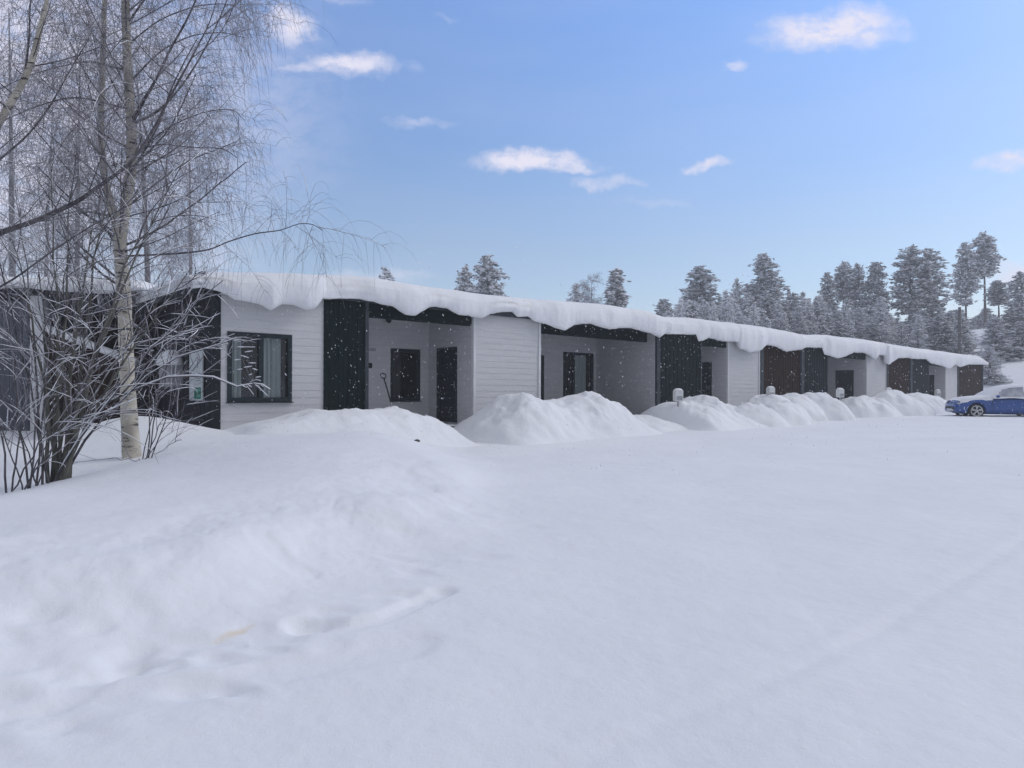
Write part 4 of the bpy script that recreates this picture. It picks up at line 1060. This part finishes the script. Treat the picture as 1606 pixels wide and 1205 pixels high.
bush('willow_bush', x_, y_, [((300,470),9.6,0.014),((345,520),9.2,0.013),((270,540),9.8,0.011),((330,600),9.3,0.010),((250,430),10.2,0.014),((310,560),9.0,0.010),((285,690),9.6,0.007),((170,720),9.5,0.008)],
     'low snow-laden bush just right of the birch foot', 34)
# the snow-laden branch reaching across the wide window belongs to this bush
def reach():
    random.seed(35)
    root = empty('reaching_branch', W(150, 640, 8.3)); tag(root, 'thin snow-laden branch reaching in front of the wide window', 'branch')
    tr = Tree(); tr.snow_amt = 1.0; o_ = np.array(root.location)
    for lst, r in (([(150,640),(215,610),(262,592),(300,590),(335,592),(350,598),(372,607),(398,602),(412,604),(424,612)], 0.011), ([(398,602),(410,612),(420,622)], 0.005), ([(385,604),(392,612),(398,620)], 0.004), ([(392,600),(402,596),(409,598)], 0.004),
                   ([(160,660),(230,590),(280,560),(320,548),(345,540),(372,530)], 0.010), ([(345,540),(358,528),(368,524)], 0.004), ([(378,545),(400,545)], 0.004), ([(200,620),(260,540),(330,500),(345,492)], 0.008)):
        pts = np.array(PW(lst, 8.3, -0.5))-o_; n = len(pts); tt = np.linspace(0, n-1, (n-1)*3+1)
        sm = np.stack([np.interp(tt, np.arange(n), pts[:, c]) for c in range(3)], -1); 
        rad = np.linspace(r, r*0.45, len(sm)); tr.mid.add(sm, rad)
        q = sm.copy(); q[:, 2] += rad*0.8+0.003; tr.snow.add(q, rad*0.9+0.003)
    for (px, py) in ((378,545),(390,552),(384,560),(396,570),(389,576),(400,580),(372,565),(405,592),(393,588),(376,580),(382,606),(392,606),(404,606),(412,606)):
        c = np.array(W(px, py, 7.85))-o_; a = rnd(-0.6, 0.4); l = rnd(0.02, 0.05)
        P_ = np.array([c+np.array([math.cos(a), 0, math.sin(a)])*l*k_ for k_ in (-1, 0, 1)])
        tr.twig.add(P_, [0.002, 0.003, 0.002]); q = P_.copy(); q[:, 2] += 0.005; tr.snow.add(q, [0.003, 0.007, 0.003])
        tr.twig.add(np.array([P_[1], P_[1]+np.array([-0.03, 0.02, -0.05]), np.array(W(398, 603, 7.85))-o_]), [0.0012]*3)
    tr.mid.build('stem', M['limb'], root); tr.twig.build('twigs', M['twig'], root); tr.snow.build('branch_snow', M['frost'], root)
reach()

# frosted birches standing farther back on the left
CF = dict(seg=0.35, wander=[0.10, 0.16, 0.10], grav=[0.0, 0.03, 0.20], lift=[0.03, 0.0, 0.0], dens=[4.3, 8.5, 0], fwd=[1.0, 0.5, 0],
          len=[1.5, 0.95, 0], rmin=[0.012, 0.008, 0.0065], max=2)
for q, (px, Y, h, lab, sd_) in enumerate(((20, 25, 15, 'grey frosted birch at the left edge behind the timber shed', 41), (120, 30, 16, 'hazy frosted birch behind the slanting stem', 42), (235, 27, 14, 'hazy frosted birch right behind the tall weeping birch', 43),
                                    (300, 34, 14, 'frosted birch whose crown ends nearest to the open sky', 44), (-60, 21, 14, 'frosted birch mostly cut off by the left picture edge', 45), (70, 38, 17, 'farthest pale birch above the timber shed roof', 46))):
    random.seed(sd_); x, y = W(px, 0, Y)[0], Y; z = gz(x, y)
    lean = rnd(-0.6, 0.6)
    pts = [(x+lean*t*t, y, z+h*t) for t in np.linspace(0, 1, 9)]
    birch('frosted_birch', [(pts, [0.16*(1-0.9*t) for t in np.linspace(0, 1, 9)])], Y, M['slimtrunk'], M['twigfar'], CF, lab, 'frosted birches behind on the left', nb=22, h0=2.5, blen=(2.2, 4.2))

# ------------------------------------------------------------------ frosted conifers
def conifer_mesh(kind, seed):
    """unit tree 10 m tall -> (trunk mesh, needles mesh, snow mesh)"""
    rg = np.random.default_rng(seed); H = 10.0
    tb = MB(); bend = rg.uniform(-0.25, 0.25, 2)
    def axis(t): return np.array([bend[0]*t*t, bend[1]*t*t, H*t])
    tb.tube([axis(t) for t in np.linspace(-0.03, 0.99, 10)], list(np.linspace(0.15, 0.02, 10)), 7)
    octv = np.array([(1,0,0),(-1,0,0),(0,1,0),(0,-1,0),(0,0,1),(0,0,-1)], float)
    octf = np.array([(0,2,4),(2,1,4),(1,3,4),(3,0,4),(2,0,5),(1,2,5),(3,1,5),(0,3,5)])
    A = []; Bv = []
    start = {'pine': rg.uniform(0.22, 0.34), 'tallpine': rg.uniform(0.50, 0.62), 'spruce': 0.06, 'young': 0.04}[kind]
    nw = {'pine': 28, 'tallpine': 22, 'spruce': 40, 'young': 30}[kind]
    for w in range(nw):
        t = start+(1-start)*(w+rg.uniform(0, 0.7))/nw
        u_ = (t-start)/(1-start)
        if kind in ('pine', 'tallpine'): Lr = 1.55*math.sqrt(max(0.02, 1-u_**1.6))*(0.55+0.45*min(1, u_/0.25))
        elif kind == 'spruce': Lr = 1.75*(1-u_)**0.85+0.12
        else: Lr = 1.9*(1-u_)**0.75+0.15
        nb_ = {'pine': 6, 'tallpine': 6, 'spruce': 7, 'young': 7}[kind]
        for b_ in range(nb_):
            az = rg.uniform(0, 2*math.pi); L = Lr*rg.uniform(0.40, 1.25)
            if rg.uniform() < 0.12: continue
            o0 = axis(t); rise = {'pine': 0.25, 'tallpine': 0.2, 'spruce': -0.12, 'young': 0.1}[kind]+rg.uniform(-0.1, 0.1)
            tip = o0+np.array([math.cos(az)*L, math.sin(az)*L, rise*L-0.10*L*L])
            tb.tube([o0, (o0+tip)/2+np.array([0, 0, 0.05]), tip], [0.03, 0.02, 0.008], 3, False)
            nt_ = max(3, int(L*{'pine': 11, 'tallpine': 11, 'spruce': 11, 'young': 10}[kind]))
            for q in range(nt_):
                f_ = 0.25+0.8*(q+rg.uniform(0, 1))/nt_
                if kind in ('pine', 'tallpine') and f_ < 0.4 and rg.uniform() < 0.5: continue
                c = o0+(tip-o0)*f_+np.array([rg.normal(0, 0.12*(0.4+f_)), rg.normal(0, 0.12*(0.4+f_)), rg.normal(0, 0.10)-0.22*f_*f_*rg.uniform(0, 1)])
                sz_ = rg.uniform(0.07, 0.17)
                for rep in range(2):
                    ax_ = rg.normal(0, 1, 3); ax_ /= np.linalg.norm(ax_)
                    e1 = np.array([math.cos(az+rg.normal(0, 0.7)), math.sin(az+rg.normal(0, 0.7)), rg.normal(0, 0.25)]); e1 /= np.linalg.norm(e1)
                    e2 = np.cross(e1, ax_); e2 /= np.linalg.norm(e2)+1e-9; e3 = np.cross(e1, e2)
                    cc = c+rg.normal(0, 0.07, 3)
                    A.append(cc+octv[:, :1]*e1*sz_*1.5+octv[:, 1:2]*e2*sz_*0.32+octv[:, 2:]*e3*sz_*0.5)
                if rg.uniform() < {'pine': 1.0, 'tallpine': 1.0, 'spruce': 1.0, 'young': 1.0}[kind]:
                    cs = c+np.array([rg.normal(0, 0.05), rg.normal(0, 0.05), 0.06+0.02*rg.uniform()]); e1 = np.array([math.cos(az), math.sin(az), rise-0.15]); e1 /= np.linalg.norm(e1)
                    e2 = np.array([-math.sin(az), math.cos(az), rg.normal(0, 0.2)]); e3 = np.cross(e1, e2)
                    k_ = sz_*rg.uniform(0.95, 1.6)
                    Bv.append(cs+octv[:, :1]*e1*k_*1.25+octv[:, 1:2]*e2*k_*0.75+octv[:, 2:]*e3*k_*0.42)
                    if rg.uniform() < 0.45: Bv.append(cs+rg.normal(0, 0.09, 3)+octv[:, :1]*e2*k_*0.9+octv[:, 1:2]*e1*k_*0.6+octv[:, 2:]*e3*k_*0.4)
    def pack(lst, name, mt):
        V_ = np.concatenate(lst); F_ = (octf[None]+6*np.arange(len(lst))[:, None, None]).reshape(-1, 3)
        me = D.meshes.new(name); me.from_pydata(V_.tolist(), [], F_.tolist()); me.update(); me.materials.append(mt); return me
    tm = D.meshes.new('trunk'); tm.from_pydata([tuple(p) for p in tb.v], [], tb.f); tm.update(); tm.materials.append(M['pinebark'])
    return tm, pack(A, 'needles', M['needle_frosted' if kind == 'young' else 'needle']), pack(Bv, 'branch_snow', M['frost'])
CON = {k: [conifer_mesh(k, 100+10*j+i) for i in range(3)] for j, k in enumerate(('pine', 'tallpine', 'spruce', 'young'))}
cnt_ = [0]
def conifer(kind, px, ytop, Y, label, width=None, var=None, name=None, group='frosted conifers on the slope behind'):
    x, y = W(px, 0, Y)[0], Y; g = gz(x, y)-0.2; zt = (HZ-ytop)/F*Y; H = zt-g
    if H < 1: return
    ms = CON[kind][cnt_[0] % 3 if var is None else var]; cnt_[0] += 1
    root = empty(name or {'pine': 'pine_tree', 'tallpine': 'pine_tree', 'spruce': 'spruce_tree', 'young': 'young_pine'}[kind], (x, y, g), random.uniform(0, 6.28))
    s_ = H/10; wr = {'pine': 2.9, 'tallpine': 2.8, 'spruce': 2.9, 'young': 3.1}[kind]
    wx = s_ if width is None else (width/F*Y)/wr
    root.scale = (wx, wx, s_)
    tag(root, label, {'pine': 'pine', 'tallpine': 'pine', 'spruce': 'spruce', 'young': 'pine'}[kind], group)
    for me, nm in zip(ms, ('trunk', 'crown', 'branch_snow')):
        o = D.objects.new(nm, me); COL.objects.link(o); o.parent = root
random.seed(50)
BT = [('tallpine',1545,368,105,'tallest pine, bare reddish trunk and small frosted crown, at the right end of the wood',44),
      ('pine',1515,381,103,'tall narrow frosted pine touching the tallest pine from the left',36),
      ('pine',1427,388,92,'left one of the two broad tall pines above the far roof',56),
      ('pine',1461,391,92,'right one of the two broad tall pines, its dark trunk showing',58),
      ('pine',1376,412,96,'right one of the four pines grouped left of the broad pair',40),
      ('pine',1348,416,98,'second from the right of the four grouped pines',36),
      ('tallpine',1322,413,100,'pale thin pine in the group of four, sky showing round its trunk',34),
      ('pine',1299,428,96,'left one of the group of four pines, narrow and dark',30),
      ('spruce',1238,452,105,'narrow dark spruce tip between the lone tall pine and the group of four',18),
      ('spruce',1257,458,110,'thin pale spruce just right of the dark spruce tip',24),
      ('pine',1197,399,100,'lone tall pine standing out left of the dark spruce tip',58),
      ('spruce',1219,445,98,'dark narrow conifer leaning on the right side of the lone tall pine',24),
      ('young',1156,438,104,'pale pointed conifer left of the lone tall pine',34),
      ('pine',1100,418,96,'bushy frosted pine at the left end of the wood',64),
      ('spruce',962,421,80,'pointed frosted spruce above the middle of the roof',74),
      ('young',905,447,84,'small frosted conifer top left of the pointed spruce above the roof',54),
      ('pine',766,402,78,'broad frosted pine crown above the roof, left of the smaller crowns',70),
      ('pine',726,421,82,'smaller pine crown just left of the broad crown above the roof',48),
      ('pine',607,423,84,'tiny tree top peeping over the roof snow left of the other tops',40),
      ('tallpine',1567,440,92,'short umbrella-crowned pine right of the tallest pine',36),
      ('pine',1604,428,88,'pine cut by the right picture edge',40),
      ('spruce',1588,472,90,'dark dense spruce between the umbrella pine and the picture edge',44),
      ('young',1562,498,66,'frosted young pine standing on the open white slope',56),
      ('young',1553,545,57,'thin frosted sapling beside the far end of the row house',40),
      ('young',1604,505,66,'frosted young pine on the slope at the picture edge',50)]
for k_, px, yt, Y, lab, wd in BT: conifer(k_, px, yt, Y, lab, wd)
zones = [(1040, 1130, 'low frosted conifer in the thin left end of the wood behind the roof', 20, 470, 505), (1130, 1260, 'snowy conifer packed below the lone tall pine', 40, 455, 500),
         (1260, 1400, 'snowy conifer packed below the group of four pines', 44, 462, 520), (1400, 1510, 'snowy conifer packed below the two broad tall pines', 34, 480, 535)]
for x0, x1, lab, n, y0, y1 in zones:
    for q in range(n):
        px = x0+(x1-x0)*(q+random.random())/n
        conifer(random.choice(('young', 'young', 'spruce', 'pine')), px, random.uniform(y0, y1), random.uniform(68, 94), lab, random.uniform(24, 46))
for q in range(14):
    conifer(random.choice(('spruce', 'pine')), 1500+q*9+random.uniform(-5, 5), random.uniform(478, 505), random.uniform(108, 125), 'dark conifer in the hazy row at the top of the white slope', random.uniform(20, 32))
# frosted birch among them
random.seed(61); x, y = W(928, 0, 80)[0], 80; z = gz(x, y)
CF2 = dict(CF); CF2['rmin'] = [0.03, 0.022, 0.016]; CF2['seg'] = 0.5
hh_ = (HZ-438)/F*80-z
birch('frosted_birch', [([(x, y, z+hh_*t*0.97) for t in np.linspace(0, 1, 8)], [0.15*(1-0.9*t) for t in np.linspace(0, 1, 8)])], 80, M['limb'], M['twigfar'], CF2, 'round pale birch crown beside the pointed spruce above the roof', nb=30, h0=5, blen=(1.4, 2.4))

# ------------------------------------------------------------------ falling snow
rg = np.random.default_rng(77); nF = 7500
Yf = rg.uniform(7.5, 24, nF); xf = (rg.uniform(-0.80, 0.80, nF))*Yf; zf = rg.uniform(-1.0, 1.7, nF)
octv = np.array([(1,0,0),(-1,0,0),(0,1,0),(0,-1,0),(0,0,1),(0,0,-1)], float)
octf = np.array([(0,2,4),(2,1,4),(1,3,4),(3,0,4),(2,0,5),(1,2,5),(3,1,5),(0,3,5)])
szf = 0.0024+0.0048*rg.uniform(0, 1, nF)**2.4; 
sc3 = np.stack([szf*rg.uniform(0.6, 1.2, nF), szf*rg.uniform(0.6, 1.2, nF), szf*rg.uniform(1.0, 3.2, nF)], -1)
Vf = octv[None]*sc3[:, None, :]; Vf[:, :, 0] += Vf[:, :, 2]*rg.uniform(-0.6, 0.1, nF)[:, None]
Vf = Vf+np.stack([xf, Yf, zf], -1)[:, None, :]
Ff = (octf[None]+6*np.arange(nF)[:, None, None]).reshape(-1, 3)
m = D.materials.new('snowflake'); m.use_nodes = True; nt = m.node_tree; nt.nodes.clear()
out = N(nt, 'ShaderNodeOutputMaterial'); mx_ = N(nt, 'ShaderNodeMixShader'); mx_.inputs[0].default_value = 0.65; d1 = N(nt, 'ShaderNodeBsdfDiffuse'); d1.inputs[0].default_value = (0.95, 0.95, 0.97, 1); d2 = N(nt, 'ShaderNodeBsdfTranslucent'); d2.inputs[0].default_value = (0.95, 0.95, 0.97, 1)
nt.links.new(d1.outputs[0], mx_.inputs[1]); nt.links.new(d2.outputs[0], mx_.inputs[2]); nt.links.new(mx_.outputs[0], out.inputs[0]); M['flake'] = m
tag(meshobj('falling_snow', Vf.reshape(-1, 3), Ff, M['flake']), 'falling snowflakes', None, None, 'stuff')

# ------------------------------------------------------------------ haze
m = D.materials.new('haze_air'); m.use_nodes = True; nt = m.node_tree; nt.nodes.clear()
out = N(nt, 'ShaderNodeOutputMaterial'); pv = N(nt, 'ShaderNodeVolumePrincipled'); pv.inputs['Density'].default_value = 0.0016
pv.inputs['Color'].default_value = (0.93, 0.94, 0.98, 1); pv.inputs['Anisotropy'].default_value = 0.0
nt.links.new(pv.outputs[0], out.inputs['Volume'])
M['haze'] = m
b = MB(); b.box(-340, 340, -340, 340, -8, 27)
HZB = b.build('haze', m, None); tag(HZB, 'thin snowy haze', None, None, 'stuff')

# ------------------------------------------------------------------ sky, sun, camera
SUN_AZ = math.radians(74); SUN_EL = math.radians(38)           # compass bearing from +Y towards +X
w = D.worlds.new('World'); scene.world = w; w.use_nodes = True; nt = w.node_tree; nt.nodes.clear()
out = N(nt, 'ShaderNodeOutputWorld'); bg = N(nt, 'ShaderNodeBackground'); bg.inputs['Strength'].default_value = 0.15
sky = N(nt, 'ShaderNodeTexSky'); sky.sky_type = 'NISHITA'; sky.sun_disc = False; sky.sun_elevation = SUN_EL; sky.sun_rotation = SUN_AZ
sky.air_density = 1.0; sky.dust_density = 0.6; sky.ozone_density = 3.0; sky.altitude = 100
tc = N(nt, 'ShaderNodeTexCoord'); sep = N(nt, 'ShaderNodeSeparateXYZ'); nt.links.new(tc.outputs['Generated'], sep.inputs[0])
mxy = N(nt, 'ShaderNodeMath', operation='MAXIMUM'); nt.links.new(sep.outputs[1], mxy.inputs[0]); mxy.inputs[1].default_value = 0.02
da = N(nt, 'ShaderNodeMath', operation='DIVIDE'); nt.links.new(sep.outputs[0], da.inputs[0]); nt.links.new(mxy.outputs[0], da.inputs[1])
db = N(nt, 'ShaderNodeMath', operation='DIVIDE'); nt.links.new(sep.outputs[2], db.inputs[0]); nt.links.new(mxy.outputs[0], db.inputs[1])
cmb = N(nt, 'ShaderNodeCombineXYZ'); nt.links.new(da.outputs[0], cmb.inputs[0]); nt.links.new(db.outputs[0], cmb.inputs[1])
nz = N(nt, 'ShaderNodeTexNoise', Scale=11.0, Detail=9, Roughness=0.66); nt.links.new(cmb.outputs[0], nz.inputs['Vector'])
sub = N(nt, 'ShaderNodeVectorMath', operation='SUBTRACT'); nt.links.new(nz.outputs['Color'], sub.inputs[0]); sub.inputs[1].default_value = (0.5, 0.5, 0.5)
mul = N(nt, 'ShaderNodeVectorMath', operation='MULTIPLY'); nt.links.new(sub.outputs[0], mul.inputs[0]); mul.inputs[1].default_value = (0.13, 0.065, 0)
add = N(nt, 'ShaderNodeVectorMath', operation='ADD'); nt.links.new(cmb.outputs[0], add.inputs[0]); nt.links.new(mul.outputs[0], add.inputs[1])
CLOUDS = [(450,42,48,34,1.0),(545,104,70,22,1.0),(490,110,75,14,0.6),(1300,52,115,30,1.0),(1345,40,70,38,1.0),(1150,104,32,11,0.6),(835,256,98,17,1.1),(900,262,60,10,0.8),(950,285,50,11,0.6),(1106,259,48,11,0.9),
          (655,190,62,10,0.45),(1582,256,56,18,0.9),(1597,432,60,24,0.8),(1030,318,70,12,0.3),(540,6,60,10,0.35),(700,30,25,7,0.35),(600,432,110,16,0.5),(330,395,120,60,0.45),(645,104,30,14,0.25),
          (-400,250,200,60,0.9),(2100,150,260,60,0.8),(-40,160,520,420,0.9)]
acc = None
for (px, py, rx, ry, am) in CLOUDS:
    s1 = N(nt, 'ShaderNodeVectorMath', operation='SUBTRACT'); nt.links.new(add.outputs[0], s1.inputs[0]); s1.inputs[1].default_value = ((px-CX)/F, (HZ-py)/F, 0)
    s2 = N(nt, 'ShaderNodeVectorMath', operation='MULTIPLY'); nt.links.new(s1.outputs[0], s2.inputs[0]); s2.inputs[1].default_value = (F/rx, F/ry, 0)
    s3 = N(nt, 'ShaderNodeVectorMath', operation='LENGTH'); nt.links.new(s2.outputs[0], s3.inputs[0])
    s4 = N(nt, 'ShaderNodeMapRange'); s4.interpolation_type = 'SMOOTHSTEP'
    s4.inputs['From Min'].default_value = 1.35; s4.inputs['From Max'].default_value = 0.15 if am > 0.5 else -0.2; s4.inputs['To Max'].default_value = am
    nt.links.new(s3.outputs['Value'], s4.inputs['Value'])
    if acc is None: acc = s4.outputs[0]
    else:
        mm = N(nt, 'ShaderNodeMath', operation='MAXIMUM'); nt.links.new(acc, mm.inputs[0]); nt.links.new(s4.outputs[0], mm.inputs[1]); acc = mm.outputs[0]
front = N(nt, 'ShaderNodeMath', operation='GREATER_THAN'); nt.links.new(sep.outputs[1], front.inputs[0]); front.inputs[1].default_value = 0.05
nzb = N(nt, 'ShaderNodeTexNoise', Scale=26.0, Detail=8, Roughness=0.65); mpb = N(nt, 'ShaderNodeMapping'); mpb.inputs['Scale'].default_value = (1, 1.8, 1); nt.links.new(cmb.outputs[0], mpb.inputs['Vector']); nt.links.new(mpb.outputs[0], nzb.inputs['Vector'])
nzr = N(nt, 'ShaderNodeMapRange'); nzr.inputs['From Min'].default_value = 0.36; nzr.inputs['From Max'].default_value = 0.56; nzr.inputs['To Min'].default_value = 0.45; nt.links.new(nzb.outputs['Fac'], nzr.inputs['Value'])
acb = N(nt, 'ShaderNodeMath', operation='MULTIPLY'); nt.links.new(acc, acb.inputs[0]); nt.links.new(nzr.outputs[0], acb.inputs[1]); acc = acb.outputs[0]
fm = N(nt, 'ShaderNodeMath', operation='MULTIPLY', use_clamp=True); nt.links.new(acc, fm.inputs[0]); nt.links.new(front.outputs[0], fm.inputs[1])
# thin high veil over the rest of the sky
nz2 = N(nt, 'ShaderNodeTexNoise', Scale=2.2, Detail=5, Roughness=0.55); mp = N(nt, 'ShaderNodeMapping'); mp.inputs['Scale'].default_value = (1, 1, 5); nt.links.new(tc.outputs['Generated'], mp.inputs['Vector']); nt.links.new(mp.outputs[0], nz2.inputs['Vector'])
veil = N(nt, 'ShaderNodeMapRange'); veil.inputs['From Min'].default_value = 0.3; veil.inputs['From Max'].default_value = 0.8; veil.inputs['To Min'].default_value = 0.0; veil.inputs['To Max'].default_value = 0.12
nt.links.new(nz2.outputs['Fac'], veil.inputs['Value'])
fmax = N(nt, 'ShaderNodeMath', operation='MAXIMUM'); nt.links.new(fm.outputs[0], fmax.inputs[0]); nt.links.new(veil.outputs[0], fmax.inputs[1])
hzm = N(nt, 'ShaderNodeMapRange'); hzm.interpolation_type = 'SMOOTHSTEP'; hzm.inputs['From Min'].default_value = 0.17; hzm.inputs['From Max'].default_value = 0.0; hzm.inputs['To Max'].default_value = 0.45; nt.links.new(sep.outputs[2], hzm.inputs['Value'])
fm3 = N(nt, 'ShaderNodeMath', operation='MAXIMUM'); nt.links.new(fmax.outputs[0], fm3.inputs[0]); nt.links.new(hzm.outputs[0], fm3.inputs[1])
mix = N(nt, 'ShaderNodeMix', data_type='RGBA'); nt.links.new(fm3.outputs[0], mix.inputs[0]); mix.inputs[7].default_value = (4.3, 4.2, 4.9, 1)
# unseen overcast added overhead and behind the camera for less blue, overhead light
oc1 = N(nt, 'ShaderNodeMapRange'); oc1.interpolation_type = 'SMOOTHSTEP'; oc1.inputs['From Min'].default_value = 0.52; oc1.inputs['From Max'].default_value = 0.80; nt.links.new(sep.outputs[2], oc1.inputs['Value'])
oc2 = N(nt, 'ShaderNodeMapRange'); oc2.interpolation_type = 'SMOOTHSTEP'; oc2.inputs['From Min'].default_value = 0.35; oc2.inputs['From Max'].default_value = -0.25; nt.links.new(sep.outputs[1], oc2.inputs['Value'])
ocm = N(nt, 'ShaderNodeMath', operation='MAXIMUM'); nt.links.new(oc1.outputs[0], ocm.inputs[0]); nt.links.new(oc2.outputs[0], ocm.inputs[1])
ocr = N(nt, 'ShaderNodeValToRGB'); nt.links.new(sep.outputs[2], ocr.inputs[0])
ocr.color_ramp.elements[0].position = 0.0; ocr.color_ramp.elements[0].color = (0.40, 0.42, 0.46, 1)
ocr.color_ramp.elements[1].position = 0.9; ocr.color_ramp.elements[1].color = (0.64, 0.68, 0.81, 1)
ocs = N(nt, 'ShaderNodeVectorMath', operation='SCALE'); ocs.inputs['Scale'].default_value = 4.1; nt.links.new(ocr.outputs[0], ocs.inputs[0])
tin = N(nt, 'ShaderNodeValToRGB'); nt.links.new(sep.outputs[2], tin.inputs[0])
tin.color_ramp.elements[0].position = 0.0; tin.color_ramp.elements[0].color = (0.66, 0.64, 0.63, 1)
tin.color_ramp.elements[1].position = 0.5; tin.color_ramp.elements[1].color = (0.77, 0.92, 1.10, 1)
e_ = tin.color_ramp.elements.new(0.2); e_.color = (0.75, 0.72, 0.71, 1)
tm_ = N(nt, 'ShaderNodeMix', data_type='RGBA', blend_type='MULTIPLY'); tm_.inputs[0].default_value = 1.0; nt.links.new(sky.outputs[0], tm_.inputs[6]); nt.links.new(tin.outputs[0], tm_.inputs[7]); nt.links.new(tm_.outputs[2], mix.inputs[6])
mixo = N(nt, 'ShaderNodeMix', data_type='RGBA'); nt.links.new(ocm.outputs[0], mixo.inputs[0]); nt.links.new(mix.outputs[2], mixo.inputs[6]); nt.links.new(ocs.outputs[0], mixo.inputs[7])
nt.links.new(mixo.outputs[2], bg.inputs['Color']); nt.links.new(bg.outputs[0], out.inputs['Surface'])
w.cycles.sampling_method = 'MANUAL'; w.cycles.sample_map_resolution = 512

sl = D.lights.new('sun', 'SUN'); sl.energy = 0.80; sl.angle = math.radians(30); sl.color = (1.0, 0.93, 0.86)
so = D.objects.new('sun', sl); COL.objects.link(so)
dirv = Vector((math.sin(SUN_AZ)*math.cos(SUN_EL), math.cos(SUN_AZ)*math.cos(SUN_EL), math.sin(SUN_EL)))
so.rotation_euler = dirv.to_track_quat('Z', 'Y').to_euler(); so.location = dirv*40

cam = D.cameras.new('camera'); co = D.objects.new('camera', cam); COL.objects.link(co)
cam.sensor_width = 36; cam.lens = F/1606*36; cam.shift_y = (HZ-602.5)/1606; cam.clip_start = 0.05; cam.clip_end = 8000
co.location = (0, 0, 0); co.rotation_euler = (math.radians(90), 0, 0)
scene.camera = co
scene.view_settings.view_transform = 'Standard'; scene.view_settings.look = 'None'; scene.view_settings.gamma = 1; scene.view_settings.exposure = 0.38
c = scene.cycles; c.max_bounces = 6; c.diffuse_bounces = 4; c.volume_bounces = 1; c.transparent_max_bounces = 8; c.use_denoising = True
c.use_adaptive_sampling = True; c.adaptive_threshold = 0.02; c.caustics_reflective = False; c.caustics_refractive = False
